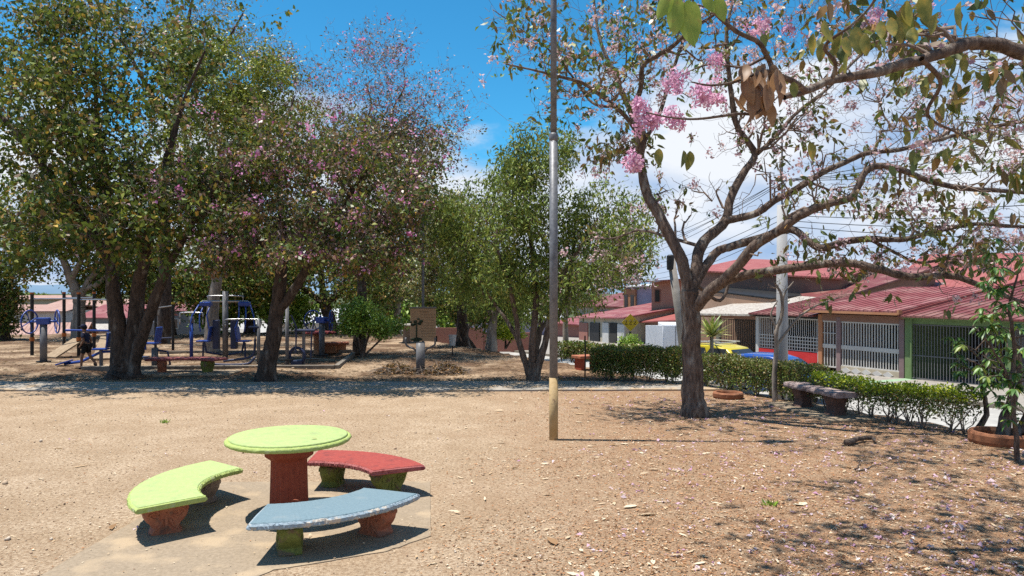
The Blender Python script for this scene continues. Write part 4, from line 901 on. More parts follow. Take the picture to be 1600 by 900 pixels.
v = W(1203, 552, 26.6); car((v[0], v[1], v[2]-1.43), math.atan2(-UU[1], -UU[0])+.3, bcar, 'blue car parked beyond the hedge before the lattice fence')
# truck with an open rear door
v = W(1058, 507, 44); e = empty('box_truck', (v[0]+.2, v[1], -1.95), 'small white box truck with one rear door swung open', 'truck', R(-6))
zt = v[2]+1.95
MB().b2((-1.0,0,.55),(1.0,3.2,zt)).build('cargo_box', M['truck'], e, bevel=.02)
for a, c in ((-.97,-.02),(.02,.97)): 
    d_ = MB().b2((a,-.05,.6),(c,-.001,zt-.06)).build('rear_door', M['truck'], e, bevel=.01); MB().tube([((a+c)/2+.2,-.07,.62),((a+c)/2+.2,-.07,zt-.1)], .02, 6).build('lock_bar', M['grey_metal'], d_)
o = MB().b2((0,-.05,.6),(-.95,0,zt-.06)).build('open_door', M['truck'], e, bevel=.01); o.location = (-1.02,-.02,0); o.rotation_euler = (0,0,R(-12))
MB().b2((-1.0,-.12,.38),(1.0,3.2,.545)).build('chassis', M['black'], e)
MB().b2((-.85,3.25,.35),(.85,4.6,1.6)).build('cab', M['truck'], e, bevel=.08); MB().b2((-1.15,4.1,.95),(-.95,4.2,1.35)).build('mirror', M['terra'], e)
for x_ in (-.85,.7):
    MB().box((x_+.05,-.14,.47), (.22,.05,.12)).build('tail_light', M['red_wall'], e)
    for y_ in (.8,3.9): w_ = MB().tube([(x_-.08,y_,.32),(x_+.2,y_,.32)], .34, 20).build('wheel', M['rubber'], e)
MB().box((.1,-.13,.45), (.34,.02,.14)).build('number_plate', M['cream'], e)
# diamond sign
v = W(985, 504, 30); e = empty('road_sign', (v[0], v[1], -1.5), 'small yellow diamond sign on a dark post beyond the hedge', 'sign')
h = v[2]+1.5
MB().tube([(0,.03,0),(0,.03,h-.35)], .045, 8).build('post', M['black'], e); pl_ = MB().prism([(-.34,h),(0,h+.34),(.34,h),(0,h-.34)], -.02, .0, 'y').build('plate', M['ysign'], e)
mb = MB()
for x_ in (-.17,0,.17): mb.tube([(x_-.05,-.028,h+.05),(x_,-.028,h+.085),(x_+.045,-.028,h+.04),(x_-.045,-.028,h-.075),(x_+.055,-.028,h-.075)], .014, 5)
mb.build('marks', M['black'], pl_)

# ------------------------------------------------------------------ trees
def grow_tree(name, label, base, limbs, blobs, n=(40, 300, 2000), r=(.05, .02, .007), leaves=(), seed=1, group=None, bk='dark', tw='twig_dark', cat='tree', jit=.10, lims=(None, None, None), up=.25, sides=(7,5,3), thin=.9, limbjit=1., clump=.2, nsub=16):
    """limbs: list of (points, radii). Branches then grow towards points spread through the crown volumes, each from the nearest wood."""
    rng = np.random.default_rng(seed); e = empty(name, base, label, cat, 0, group); b0 = np.array(base, float)
    T = Tubes(); nodes = []; tang = []; rads = []
    for pts, rr in limbs:
        P = smooth_path(pts, rng, 6, 0); rad = np.interp(np.linspace(0, 1, len(P)), np.linspace(0, 1, len(rr)), rr)
        dn = np.cumsum(rng.normal(size=(len(P), 3)), 0); dn = dn-np.linspace(0, 1, len(P))[:,None]*dn[-1]; P += dn*rad[:,None]*.055*limbjit; rad = rad*thin*(1+.035*rng.normal(size=len(rad)).clip(-1.5, 1.5))
        T.add(P-b0, rad, 16)
        k0 = 0 if len(limbs) > 1 and pts[0][2] > 1.2 else int(len(P)*.3)
        nodes.append(P[k0:]); tg = unit(np.gradient(P, axis=0)); tang.append(tg[k0:]); rads.append(rad[k0:])
    T.build('trunk', bark[bk], e)
    nodes = np.concatenate(nodes); tang = np.concatenate(tang); rads = np.concatenate(rads)
    C = np.array([b_[0] for b_ in blobs]); RR = np.array([b_[1] for b_ in blobs]); Wt = np.array([b_[2] for b_ in blobs], float); Wt /= Wt.sum()
    tubes = Tubes(); tipP = []; tipD = []; tipB = []
    for lv, cnt in enumerate(n):
        bi = rng.choice(len(blobs), cnt, p=Wt); d = unit(rng.normal(size=(cnt, 3))); rad = rng.random(cnt)**(1/2.4)*(.62, .88, 1.0)[lv]
        A = C[bi]+d*rad[:,None]*RR[bi]
        if lv and clump:
            sub = C[:,None]+unit(rng.normal(size=(len(C), nsub, 3)))*(rng.random((len(C), nsub, 1))**(1/2.2))*.98*RR[:,None] if lv == 1 else sub
            A = sub[bi, rng.integers(0, nsub, cnt)]+rng.normal(size=(cnt,3))*clump*RR[bi]*(.9, 1.)[lv-1]
        A[:,2] = np.maximum(A[:,2], .5 if b0[2] > -1 else -9)
        cen = nodes.mean(0); order = np.argsort(np.linalg.norm(A-cen, axis=1)); A = A[order]; bi = bi[order]
        bufN = [nodes]; bufT = [tang]; bufR = [rads]; newN = []; newT = []; newR = []
        base_n = nodes; base_t = tang; base_r = rads
        for k in range(cnt):
            a = A[k]
            if k % (12 if lv == 0 else 60) == 0 and newN:
                base_n = np.concatenate([base_n]+newN); base_t = np.concatenate([base_t]+newT); base_r = np.concatenate([base_r]+newR)
                bufN += newN; bufT += newT; bufR += newR; newN = []; newT = []; newR = []
            dv = a-base_n; d2 = (dv**2).sum(1)
            cost = np.sqrt(d2)*(1.25-.5*((dv*base_t).sum(1)/np.sqrt(d2+1e-6)))-(dv[:,2]*.12)
            j = int(np.argmin(cost)); p = base_n[j]; L = math.sqrt(d2[j])
            if L < .05: continue
            m = (7, 6, 5)[lv]; t = np.linspace(0, 1, m)[:,None]; dirr = (a-p)
            bend = (base_t[j]*.35+np.array((0,0,up)))*L
            path = p+dirr*t+bend*(t*(1-t))+np.vstack((np.zeros(3), rng.normal(size=(m-1, 3))*jit*L*.45))
            r0 = min(r[lv]*min(1.6, .55+L*.45), base_r[j]*.85); rr = np.linspace(r0, max(r0*.38, .003), m)
            tubes.add(path-b0, rr, sides[lv])
            newN.append(path[1:]); newT.append(unit(np.gradient(path, axis=0))[1:]); newR.append(rr[1:])
            if lv == 2 or (lv == 1 and rng.random() < .3):
                tipP.append(path); tipD.append(dirr/L); tipB.append(bi[k])
        nodes = np.concatenate([base_n]+newN); tang = np.concatenate([base_t]+newT); rads = np.concatenate([base_r]+newR)
    tubes.build('branches', bark[tw], e)
    TP = np.array([np.interp(np.linspace(0, 1, 5), np.linspace(0, 1, len(p)), p[:,c]) for p in tipP for c in range(3)]).reshape(len(tipP), 3, 5).transpose(0, 2, 1); TB = np.array(tipB)
    for lf in leaves:
        sel = np.arange(len(TP))
        if 'blobs' in lf: sel = sel[np.isin(TB, lf['blobs'])]
        if lf.get('frac', 1) < 1: sel = sel[rng.random(len(sel)) < lf['frac']]
        if not len(sel): continue
        k = lf['per']; idx = np.repeat(sel, k); tt = rng.random(len(idx))**.6*4*(1-lf.get('base', .3))+4*lf.get('base', .3); i0 = np.minimum(tt.astype(int), 3); f_ = (tt-i0)[:,None]
        P = TP[idx, i0]*(1-f_)+TP[idx, i0+1]*f_+rng.normal(size=(len(idx), 3))*lf['spread']
        if lf.get('tip'): P = TP[idx, 4]+rng.normal(size=(len(idx), 3))*lf['spread']
        D = unit(rng.normal(size=(len(idx), 3))+np.array((0,0,-lf.get('droop', .3)))+.4*unit(P-TP[idx, 2]))
        L = lf['size']*rng.uniform(.6, 1.3, len(idx)); V, Q = (leaf6 if lf.get('six') else leaf_arrays)(rng, P-b0, D, L, L*lf.get('asp', .5), lf.get('fold', .2))
        np_mesh(lf.get('name', 'crown'), V, Q, lf['mat'], e)
    return e
def wp(D, *p):      # traced centre line: (px, py[, extra depth])
    return [W(q[0], q[1], D+(q[2] if len(q) > 2 else 0)) for q in p]
def bl_(px, py, D, rx, ry=None, rz=None, w=1.): return (W(px, py, D), np.array((rx, ry or rx, rz or rx)), w)
def flare(b, r): return ([b+np.array((0,0,-.12)), b+np.array((0,0,.10)), b+np.array((.0,0,.45))], [r*1.55, r*1.15, r*.9])

# pink trumpet tree by the bench (main tree on the right)
b = G(1084, 650); D = b[1]
limbs = [([b+np.array((.03,0,-.12)), b+np.array((.0,0,.25))]+wp(D, (1081,575), (1079,510), (1077,455)), [.33,.235,.20,.19,.19]),
 (wp(D, (1076,470), (1070,425), (1056,388,.1), (1030,339,.2), (1009,301,.3), (1000,250,.4), (1003,214,.4), (988,180,.5), (975,150,.6), (958,110,.7), (940,70,.8), (930,20,1.), (925,-30,1.2)), [.12,.12,.115,.105,.09,.085,.07,.05,.04,.03,.02]),
 (wp(D, (1000,240,.4), (990,200,.2), (959,166,0), (938,149,-.1), (908,129,-.3), (871,119,-.4), (835,110,-.5), (790,100,-.6)), [.055,.05,.045,.04,.035,.03,.022,.015]),
 (wp(D, (960,168,0), (925,160,.3), (895,120,.7), (860,80,.9), (820,50,1.), (770,15,1.1)), [.03,.028,.025,.02,.015,.01]),
 (wp(D, (985,178,.5), (1000,140,.3), (1004,104,.2), (1030,85,.1), (1051,72,0), (1077,48,-.1), (1120,20,-.2), (1160,-20,-.3)), [.06,.055,.05,.05,.045,.035,.03,.02]),
 (wp(D, (1004,225,.4), (1030,180,.8), (1045,130,1.1), (1062,80,1.3), (1080,20,1.5), (1090,-60,1.6)), [.05,.045,.04,.035,.03,.02]),
 (wp(D, (1079,465), (1085,421,.1), (1094,384,.3), (1131,346,.5), (1139,309,.6), (1161,271,.7), (1180,241,.8), (1154,199,.8), (1146,165,.8), (1139,113,.9), (1135,50,1.), (1150,-20,1.2)), [.13,.12,.115,.10,.09,.08,.07,.065,.06,.05,.04,.03]),
 (wp(D, (1131,348,.5), (1146,342,.4), (1184,331,.2), (1210,313,0), (1244,294,-.2), (1274,275,-.3), (1312,256,-.4), (1357,238,-.5), (1402,234,-.5), (1450,222,-.6), (1520,205,-.7), (1600,190,-.9), (1680,185,-1)), [.085,.08,.075,.07,.068,.062,.055,.05,.045,.04,.035,.03,.02]),
 (wp(D, (1088,480,-.05), (1110,455,-.3), (1131,440,-.5), (1158,410,-.8), (1184,380,-1.), (1214,361,-1.2), (1248,339,-1.4), (1285,322,-1.5), (1330,309,-1.6), (1347,275,-1.6), (1366,260,-1.6), (1400,262,-1.7), (1451,281,-1.8), (1507,294,-1.9), (1560,297,-2.), (1640,305,-2.1)), [.12,.115,.11,.10,.095,.09,.085,.075,.065,.06,.06,.055,.05,.045,.04,.03]),
 (wp(D, (1080,455), (1113,399,.2), (1143,384,.1), (1188,371,0), (1233,358,-.3), (1259,376,-.5), (1282,388,-.6), (1323,378,-.7), (1360,375,-.8), (1413,375,-.9), (1462,361,-1.), (1526,350,-1.1), (1600,354,-1.2), (1680,350,-1.3)), [.10,.09,.085,.08,.075,.07,.07,.065,.06,.05,.045,.035,.03,.02]),
 (wp(D, (1128,445,-.5), (1143,437,-.5), (1195,427,-.7), (1263,418,-.9), (1323,412,-1.1), (1375,421,-1.2), (1421,433,-1.3), (1488,433,-1.4), (1526,444,-1.5), (1590,470,-1.6), (1650,480,-1.7)), [.075,.09,.085,.08,.075,.075,.07,.06,.05,.035,.02]),
 (wp(D, (1183,240,.8), (1210,215,1.), (1240,180,1.3), (1290,140,1.5), (1340,90,1.7), (1400,40,1.9)), [.05,.045,.04,.035,.03,.02]),
 (wp(D, (1360,375,-.8), (1400,395,-.6), (1440,410,-.4), (1500,400,-.3), (1560,395,-.2)), [.035,.03,.03,.025,.015]),
 (wp(D, (1090,384,.3), (1040,370,.8), (1000,360,1.1), (960,372,1.3), (930,372,1.5)), [.04,.035,.028,.02,.012]),
 (wp(D, (1072,430,.1), (1125,470,1.), (1150,420,1.2), (1190,440,1.4)), [.04,.035,.03,.02]),
]
limbs.append(flare(b, .2))
tb = [bl_(900,115,D,1.45,1.3,.8,1.1), bl_(820,55,D+.4,.9,1.,.7,.7), bl_(1000,50,D+.5,1.5,1.6,1.0,1.1), bl_(1120,60,D+.5,1.4,1.6,.9,1.1), bl_(1250,60,D+1,1.6,1.6,1.0,1.2), bl_(1400,130,D,1.7,1.8,.9,1.5), bl_(1550,190,D-.5,1.5,1.7,1.0,1.4), bl_(1350,300,D-.8,1.5,1.3,.7,1.), bl_(1500,340,D-1,1.4,1.4,.75,1.3), bl_(1350,400,D-.8,1.3,1.,.4,.5), bl_(1520,410,D-1.3,1.,1.,.45,.45), bl_(1210,200,D+.8,1.0,1.2,.8,.8), bl_(1000,-60,D+.5,1.6,1.6,.8,.7), bl_(1300,-60,D+.5,2.4,2.,.9,1.2), bl_(1060,320,D+.6,.9,.9,.6,.3), bl_(950,230,D+.3,.6,.6,.5,.45), bl_(960,400,D+1.6,.7,.6,.35,.3), bl_(1700,250,D,1.6,1.6,1.4,.8), bl_(1060,-95,D-2.2,1.6,1.3,.5,1.2), bl_(1300,-85,D-1.8,1.7,1.2,.5,1.3)]
grow_tree('trumpet_tree', 'big pink trumpet tree with crooked bare limbs spreading right from a single trunk', b, limbs, tb, (195, 1200, 4700), (.032,.020,.0115), [
 dict(mat=LF['tab'], per=6, size=.14, spread=.055, droop=1.2, frac=.18, asp=.44, tip=True, six=True),
 dict(mat=LF['tab'], per=6, size=.16, spread=.07, droop=1.3, frac=.17, asp=.44, six=True, tip=True, blobs=[12,8,9,10,15], name='drooping_leaves'),
 dict(mat=LF['fresh'], per=6, size=.11, spread=.06, droop=.4, frac=.22, asp=.45, tip=True, blobs=[0,1,2], name='fresh_leaves'),
 dict(mat=LF['pale'], per=20, size=.055, spread=.045, droop=.2, frac=.12, asp=.9, tip=True, name='blossoms')], 21, bk='warm', tw='twig', jit=.18, up=.18, thin=.84, clump=.34)

# overhanging limb of a tree that stands just outside on the right
b = np.array((6.0, 6.3, 0.0))
limbs = [([b+np.array((0,0,-.1)), b+np.array((-.02,0,1.2)), b+np.array((-.1,-.05,2.6)), np.array((5.5,6.15,3.6)), np.array((4.7,6.0,4.02))]+wp(5.9, (1650,84), (1600,71), (1556,60), (1518,62), (1481,75,-.1), (1432,94,-.2), (1375,111,-.4), (1327,120,-.5), (1293,126,-.6), (1263,139,-.7), (1225,152,-.8)), [.2,.18,.17,.14,.10,.08,.072,.066,.062,.055,.05,.045,.04,.036,.033,.025]),
 (wp(4.9, (1275,136,.3), (1259,141,.1), (1240,128,-.1), (1210,113,-.3), (1195,83,-.5), (1180,64,-.6), (1150,49,-.7), (1116,19,-.8), (1105,-10,-.9), (1095,-60,-1)), [.03,.026,.024,.02,.019,.018,.016,.013,.012,.01]),
 (wp(4.4, (1212,113,0), (1190,112,-.1), (1150,128,-.2), (1110,133,-.3), (1080,128,-.3)), [.013,.011,.009,.007,.005]),
 (wp(4.4, (1205,100,0), (1190,170,-.1), (1150,178,-.2), (1090,186,-.3), (1050,184,-.4), (1010,176,-.5)), [.012,.011,.010,.008,.006,.004]),
 (wp(4.4, (1195,90,0), (1160,105,.1), (1110,100,.2), (1060,118,.2)), [.011,.009,.007,.004]),
 (wp(5.3, (1300,124,0), (1306,100,-.1), (1290,72,-.2), (1330,40,-.3), (1360,10,-.4), (1380,-30,-.5)), [.02,.018,.015,.012,.01,.008]),
 (wp(4.3, (1140,45,0), (1130,25,-.2), (1105,12,-.5), (1070,5,-.7)), [.01,.008,.006,.004]),
 (wp(5.6, (1440,92,0), (1470,130,.2), (1450,180,.4), (1500,210,.6)), [.025,.02,.016,.01]),
 (wp(4.5, (1215,120,0), (1195,150,-.1), (1180,170,-.2)), [.012,.01,.006]),
 ([np.array((5.7,6.2,3.0)), np.array((5.3,6.3,4.2)), np.array((4.4,6.5,4.9)), np.array((3.2,6.6,5.5)), np.array((2.0,6.6,6.0)), np.array((.6,6.8,6.4))], [.12,.09,.075,.06,.045,.02]),
]
tn = [bl_(850,-400,6.9,1.0,1.0,.35,1.3), bl_(1050,-420,6.6,1.3,1.3,.45,2.4), bl_(1350,-380,6.9,1.6,1.5,.5,3.0), bl_(1150,-300,8.6,1.6,1.2,.5,2.0), bl_(1280,-110,10.2,1.5,1.2,.45,1.8), bl_(1480,-120,9.6,1.5,1.2,.5,1.8), bl_(1480,60,6.2,1.2,1.,.5,1.), bl_(1560,170,6.6,.9,.9,.5,.8), bl_(1700,40,6.6,1.6,1.4,.8,1.5), bl_(1380,30,5.8,.6,.6,.3,.4), bl_(1750,200,6.6,1.4,1.3,.9,1.2)]
nt_ = grow_tree('trumpet_tree', 'near trumpet tree limb with brown dead leaves and pink flower clusters from the top right', b, limbs, tn, (60, 300, 1350), (.022,.012,.006), [
 dict(mat=LF['tab'], per=5, size=.15, spread=.06, droop=1.8, frac=.42, asp=.5, tip=True, six=True), dict(mat=LF['pale'], per=8, size=.05, spread=.035, droop=.2, frac=.25, asp=.9, tip=True, name='blossoms')], 5, bk='warm', tw='twig', jit=.16, thin=.78)
rn = np.random.default_rng(8)
def bigleaf(P, D, L, Wd, Nrm=None, curl=.2, m=9):
    D = unit(D); S = unit(np.cross(D, Nrm if Nrm is not None else rn.normal(size=3))); Nn = np.cross(S, D); V = []; Q = []
    for i in range(m+1):
        t = i/m; w_ = Wd*.5*math.sin(math.pi*min(1, t**.8*.97+.02))**.8; c = P+D*L*t-Nn*curl*L*t*t
        V += [c-S*w_+Nn*w_*.35, c, c+S*w_+Nn*w_*.35]
    for i in range(m): o = 3*i; Q += [(o, o+1, o+4, o+3), (o+1, o+2, o+5, o+4)]
    return V, Q
def leafset(name, items, m, parent, thick=None):
    V = []; Q = []
    for it in items:
        v, q_ = bigleaf(*it); o = len(V); V += v; Q += [tuple(i+o for i in f) for f in q_]
    return np_mesh(name, np.array(V)-np.array(parent.location), Q, m, parent, True)
def veinleaf(nm, c1, c2, c3):
    m, n, l = newmat(nm); out = n('ShaderNodeOutputMaterial'); bb = n('ShaderNodeBsdfPrincipled'); bb.inputs['Roughness'].default_value = .5
    t = n('ShaderNodeTexCoord'); no = n('ShaderNodeTexNoise'); no.inputs['Scale'].default_value = 14; no.inputs['Detail'].default_value = 6; l(t.outputs['Object'], no.inputs['Vector'])
    r = n('ShaderNodeValToRGB'); r.color_ramp.elements[0].color = (*c1, 1); r.color_ramp.elements[1].color = (*c2, 1); r.color_ramp.elements[0].position = .38; r.color_ramp.elements[1].position = .58
    q_ = r.color_ramp.elements.new(.72); q_.color = (*c3, 1); l(no.outputs['Fac'], r.inputs[0]); l(r.outputs[0], bb.inputs['Base Color'])
    tr = n('ShaderNodeBsdfTranslucent'); l(r.outputs[0], tr.inputs['Color']); mx = n('ShaderNodeMixShader'); mx.inputs[0].default_value = .45
    l(bb.outputs[0], mx.inputs[1]); l(tr.outputs[0], mx.inputs[2]); l(mx.outputs[0], out.inputs[0]); return m
VG = veinleaf('big_green_leaf', (.24,.34,.05), (.34,.42,.07), (.42,.28,.08)); VO = veinleaf('big_olive_leaf', (.15,.17,.04), (.30,.27,.06), (.50,.32,.06)); VD = veinleaf('big_dead_leaf', (.27,.15,.075), (.36,.22,.12), (.14,.075,.04))
it = []
for (px, py, L, ang, D_) in ((1060,-4,.17,-95,3.5),(1075,0,.21,-82,3.5),(1085,2,.17,-100,3.6),(1122,-6,.12,-75,3.6),(1050,-10,.13,-120,3.5),(1100,-10,.1,-60,3.6)):
    it.append((W(px, py, D_), np.array((math.cos(R(ang)), .15, math.sin(R(ang)))), L, L*.52, np.array((.1,1,.1)), .15))
leafset('large_leaves', it, VG, nt_)
it = []
for (px, py) in ((1310,70),(1325,75),(1340,60),(1352,70),(1330,95),(1300,95),(1285,85),(1375,50),(1395,45),(1408,40),(1415,20),(1425,60),(1290,50),(1270,70),(1500,20),(1460,40),(1440,10)):
    ang = rn.uniform(-110,-65); D_ = rn.uniform(5.0,5.5); L = rn.uniform(.13,.21); it.append((W(px+rn.uniform(-4,4), py-18, D_), np.array((math.cos(R(ang)), rn.uniform(-.3,.3), math.sin(R(ang)))), L, L*.5, unit(rn.normal(size=3)*.5+np.array((0,1,0))), rn.uniform(-.2,.3)))
for (px, py, D_) in ((1068,235,4.3),(1078,236,4.3),(1030,232,4.4),(1240,128,4.6),(1440,170,5.6),(1455,185,5.6),(1475,160,5.6),(1505,90,5.8),(1478,232,5.5),(1420,208,5.5),(1490,180,6.),(1265,222,4.8)):
    ang = rn.uniform(-105,-75); L = rn.uniform(.09,.13); it.append((W(px, py, D_), np.array((math.cos(R(ang)), .1, math.sin(R(ang)))), L, L*.55, unit(rn.normal(size=3)*.5+np.array((0,1,0))), .1))
leafset('olive_leaves', it, VO, nt_)
it = []
for k in range(44):
    px, py = rn.normal(1182, 17), rn.uniform(98, 165); ang = rn.normal(-90, 16); L = rn.uniform(.10,.17)
    it.append((W(px, py, 4.25+rn.uniform(-.12,.15)), np.array((math.cos(R(ang)), rn.uniform(-.4,.4), math.sin(R(ang)))), L, L*rn.uniform(.35,.6), rn.normal(size=3), rn.uniform(-.6,.6)))
leafset('dead_leaves', it, VD, nt_)
# near flower clusters : ruffled trumpet flowers
def flowers(name, centers, m, parent, nfl, fr, seed):
    rg = np.random.default_rng(seed); V = []; Q = []
    for (c, rad) in centers:
        for k in range(nfl):
            d = unit(rg.normal(size=3)+np.array((0,-.2,.1))); p = np.array(c)+d*rad*rg.uniform(.45,1); ax = unit(d+rg.normal(size=3)*.5); p = p+rg.normal(size=3)*rad*.25; u = unit(np.cross(ax, rg.normal(size=3))); v = np.cross(ax, u); s_ = fr*rg.uniform(.7,1.2)
            for q_ in range(5):
                a = q_*2*math.pi/5+rg.uniform(-.2,.2); dr = u*math.cos(a)+v*math.sin(a); sd2 = np.cross(ax, dr); o = len(V)
                V += [p, p+dr*s_*.45+sd2*s_*.16+ax*s_*.5, p+dr*s_*.5-sd2*s_*.16+ax*s_*.5, p+dr*s_*rg.uniform(.85,1.1)+sd2*s_*.36+ax*s_*rg.uniform(.35,.65), p+dr*s_*1.05+ax*s_*rg.uniform(.3,.6), p+dr*s_*rg.uniform(.85,1.1)-sd2*s_*.36+ax*s_*rg.uniform(.35,.65)]
                Q += [(o, o+1, o+2, o), (o+1, o+3, o+4, o+2), (o+2, o+4, o+5, o+2)]
    Q = np.array(Q); tri = np.concatenate([np.stack((Q[:,0], Q[:,1], Q[:,2]), 1), np.stack((Q[:,0], Q[:,2], Q[:,3]), 1)]); tri = tri[(tri[:,0] != tri[:,1]) & (tri[:,1] != tri[:,2]) & (tri[:,0] != tri[:,2])]
    return np_mesh(name, np.array(V)-np.array(parent.location), tri, m, parent)
cl = []
for (px, py, rp, D_) in ((1104,145,17,4.2),(1118,160,12,4.25),(1092,152,12,4.2),(1060,125,15,4.3),(1048,135,10,4.4),(1002,178,13,4.2),(1008,193,13,4.2),(998,165,9,4.2),(1022,190,9,4.2),(1048,180,14,4.3),(1060,192,9,4.3),(985,250,12,4.2),(994,258,8,4.2),(1118,95,12,4.5),(1178,42,14,5.2),(1195,38,10,5.4),(1230,50,9,5.6),(1367,28,10,5.5),(1449,10,10,6.)):
    cl.append((W(px, py, D_), rp/F*D_*1.0))
flowers('pink_flower_clusters', cl, LF['pink'], nt_, 17, .028, 3)

# left group -------------------------------------------------------------
b = G(193, 591); D = b[1]
limbs = [([b+np.array((-.1,0,-.15)), b+np.array((-.05,0,.3))]+wp(D, (188,520), (180,460), (176,400,.2), (168,330,.4), (160,250,.6), (150,150,.8), (150,60,1)), [.42,.27,.22,.18,.16,.13,.10,.06,.03]),
 ([b+np.array((.12,0,-.15)), b+np.array((.1,0,.3))]+wp(D, (206,520), (214,450), (226,400,-.3), (240,320,-.5), (262,240,-.7), (290,150,-.8), (320,80,-1)), [.40,.27,.21,.18,.155,.12,.09,.05,.025]),
 ([b+np.array((.25,0,-.1)), b+np.array((.25,0,.35))]+wp(D, (226,520,-.2), (246,460,-.5), (262,420,-.8), (290,370,-1.2), (330,300,-1.5), (370,240,-1.8)), [.26,.18,.155,.14,.11,.08,.05,.03]),
 (wp(D, (176,420,.2), (140,360,-.2), (100,300,-.5), (50,240,-.8), (0,180,-1), (-60,120,-1.2)), [.13,.12,.10,.08,.05,.03]),
 (wp(D, (165,300,.4), (110,200,1), (60,110,1.4), (0,60,1.8)), [.10,.08,.05,.03]), flare(b, .27)]
bl = [bl_(40,130,D,2.3,2.2,1.6,1.3), bl_(170,110,D,2.3,2.4,1.8,1.6), bl_(275,130,D-.5,1.3,2.2,1.5,.7), bl_(80,260,D-.8,2.1,2.2,1.5,1.4), bl_(230,240,D-1,2.2,2.2,1.6,1.5), bl_(40,360,D-.8,1.5,2.0,.8,.8), bl_(160,340,D-1,1.7,2.0,1.0,.9), bl_(280,340,D-1,1.4,1.8,1.0,.7), bl_(355,290,D-1,1.1,1.8,1.0,.5), bl_(-60,200,D,2.2,2.2,2.4,1.3), bl_(180,-20,D,3.2,2.4,1.2,.8), bl_(10,410,D-.5,.7,1.2,.4,.3), bl_(90,30,D,2.4,2.2,1.2,1.0)]
grow_tree('orchid_tree', 'large dark leafy tree with a thick trunk forked into three stems', b, limbs, bl, (110, 800, 3100), (.036,.017,.009), [
 dict(mat=LF['dark'], per=13, size=.135, spread=.10, droop=.7, asp=.62, base=.6, frac=.7), dict(mat=LF['pale'], per=4, size=.07, spread=.03, frac=.025, asp=.8, tip=True, name='blossoms')], 31, bk='dark', tw='twig_dark', jit=.14)

b = G(416, 596); D = b[1]
limbs = [([b+np.array((0,0,-.12)), b+np.array((.02,0,.4))]+wp(D, (423,530), (430,480), (438,420), (440,360,.2), (436,290,.4), (440,220,.6), (460,150,.8)), [.30,.235,.20,.185,.15,.11,.08,.05,.02]),
 (wp(D, (428,495), (450,465,-.1), (470,435,-.2), (486,405,-.4), (515,360,-.6), (550,300,-.8), (590,240,-1)), [.13,.125,.115,.10,.08,.06,.03]),
 (wp(D, (437,420), (400,370,-.4), (350,340,-.8), (300,310,-1), (260,300,-1)), [.08,.07,.055,.04,.02]),
 (wp(D, (480,415,-.3), (530,400,-.8), (600,390,-1.1), (650,380,-1.2)), [.07,.055,.04,.02]), flare(b, .22)]
bl = [bl_(330,310,D-.8,1.5,1.7,1.1,1.2), bl_(420,240,D-.4,1.6,1.8,1.2,1.3), bl_(520,280,D-.6,1.6,1.8,1.2,1.3), bl_(600,330,D-.8,1.3,1.5,1.1,1.1), bl_(450,360,D-1,1.6,1.6,.8,1.1), bl_(360,390,D-1,1.2,1.3,.6,.6), bl_(560,410,D-1,1.4,1.4,.6,.7), bl_(540,230,D+.2,1.0,1.4,.6,.3), bl_(640,270,D-.4,.8,1.,.9,.5)]
grow_tree('orchid_tree', 'dark leaning trunk tree dotted with magenta orchid flowers', b, limbs, bl, (90, 620, 2800), (.034,.016,.0085), [
 dict(mat=LF['pinkish'], per=9, size=.10, spread=.085, droop=.7, asp=.6, base=.5, frac=.62), dict(mat=LF['dark'], per=12, size=.11, spread=.1, droop=.6, asp=.6, base=.4, frac=.25, name='green_leaves'), dict(mat=LF['magenta'], per=11, size=.075, spread=.06, droop=.1, frac=.095, asp=.85, tip=True, name='blossoms')], 33, bk='dark', tw='twig_purple', jit=.16)

# bare topped pink tree behind
b = np.array((*W(560, 450, 25.5)[:2], 0.0))
limbs = [([b+np.array((0,0,-.2)), b+np.array((.1,0,1.5))]+wp(25.5, (565,380), (560,320), (572,270), (583,235)), [.26,.2,.16,.12,.08,.06,.04]), (wp(25.5, (560,330), (530,280), (508,240), (500,205)), [.08,.06,.04,.025]), (wp(25.5, (575,262), (605,228), (622,200), (652,170)), [.07,.055,.04,.02]), (wp(25.5, (562,310), (600,280), (640,262), (662,225)), [.07,.05,.04,.02]), (wp(25.5, (580,240), (570,200), (580,165), (572,130)), [.045,.035,.03,.018]), (wp(25.5, (612,215), (615,170), (632,135), (630,105)), [.04,.03,.025,.012])]
bl = [bl_(590,140,25.5,2.4,2.4,1.7,1.6), bl_(520,180,25.5,1.9,2.2,1.6,1.1), bl_(650,190,25.5,1.7,2.,1.6,1.3), bl_(600,250,25,2.3,2.2,1.3,1.4), bl_(680,170,25.5,1.0,1.4,1.5,.3), bl_(460,120,25.5,1.2,1.6,1.1,.45), bl_(560,330,25,2.2,2,1.,.8), bl_(595,85,25.5,1.0,1.2,.6,.3)]
grow_tree('orchid_tree', 'tall nearly leafless tree with a fine purplish twig crown behind the magenta flowered tree', b, limbs, bl, (190, 1300, 5200), (.036,.026,.020), [
 dict(mat=LF['bare'], per=3, size=.12, spread=.06, droop=.3, frac=.55, asp=.3), dict(mat=LF['pinkish'], per=10, size=.12, spread=.12, droop=.5, frac=.6, asp=.5, blobs=[3,6], name='lower_leaves'), dict(mat=LF['magenta'], per=5, size=.09, spread=.06, frac=.045, asp=.8, tip=True, name='blossoms')], 35, bk='dark', tw='twig_purple', jit=.24, clump=.26)

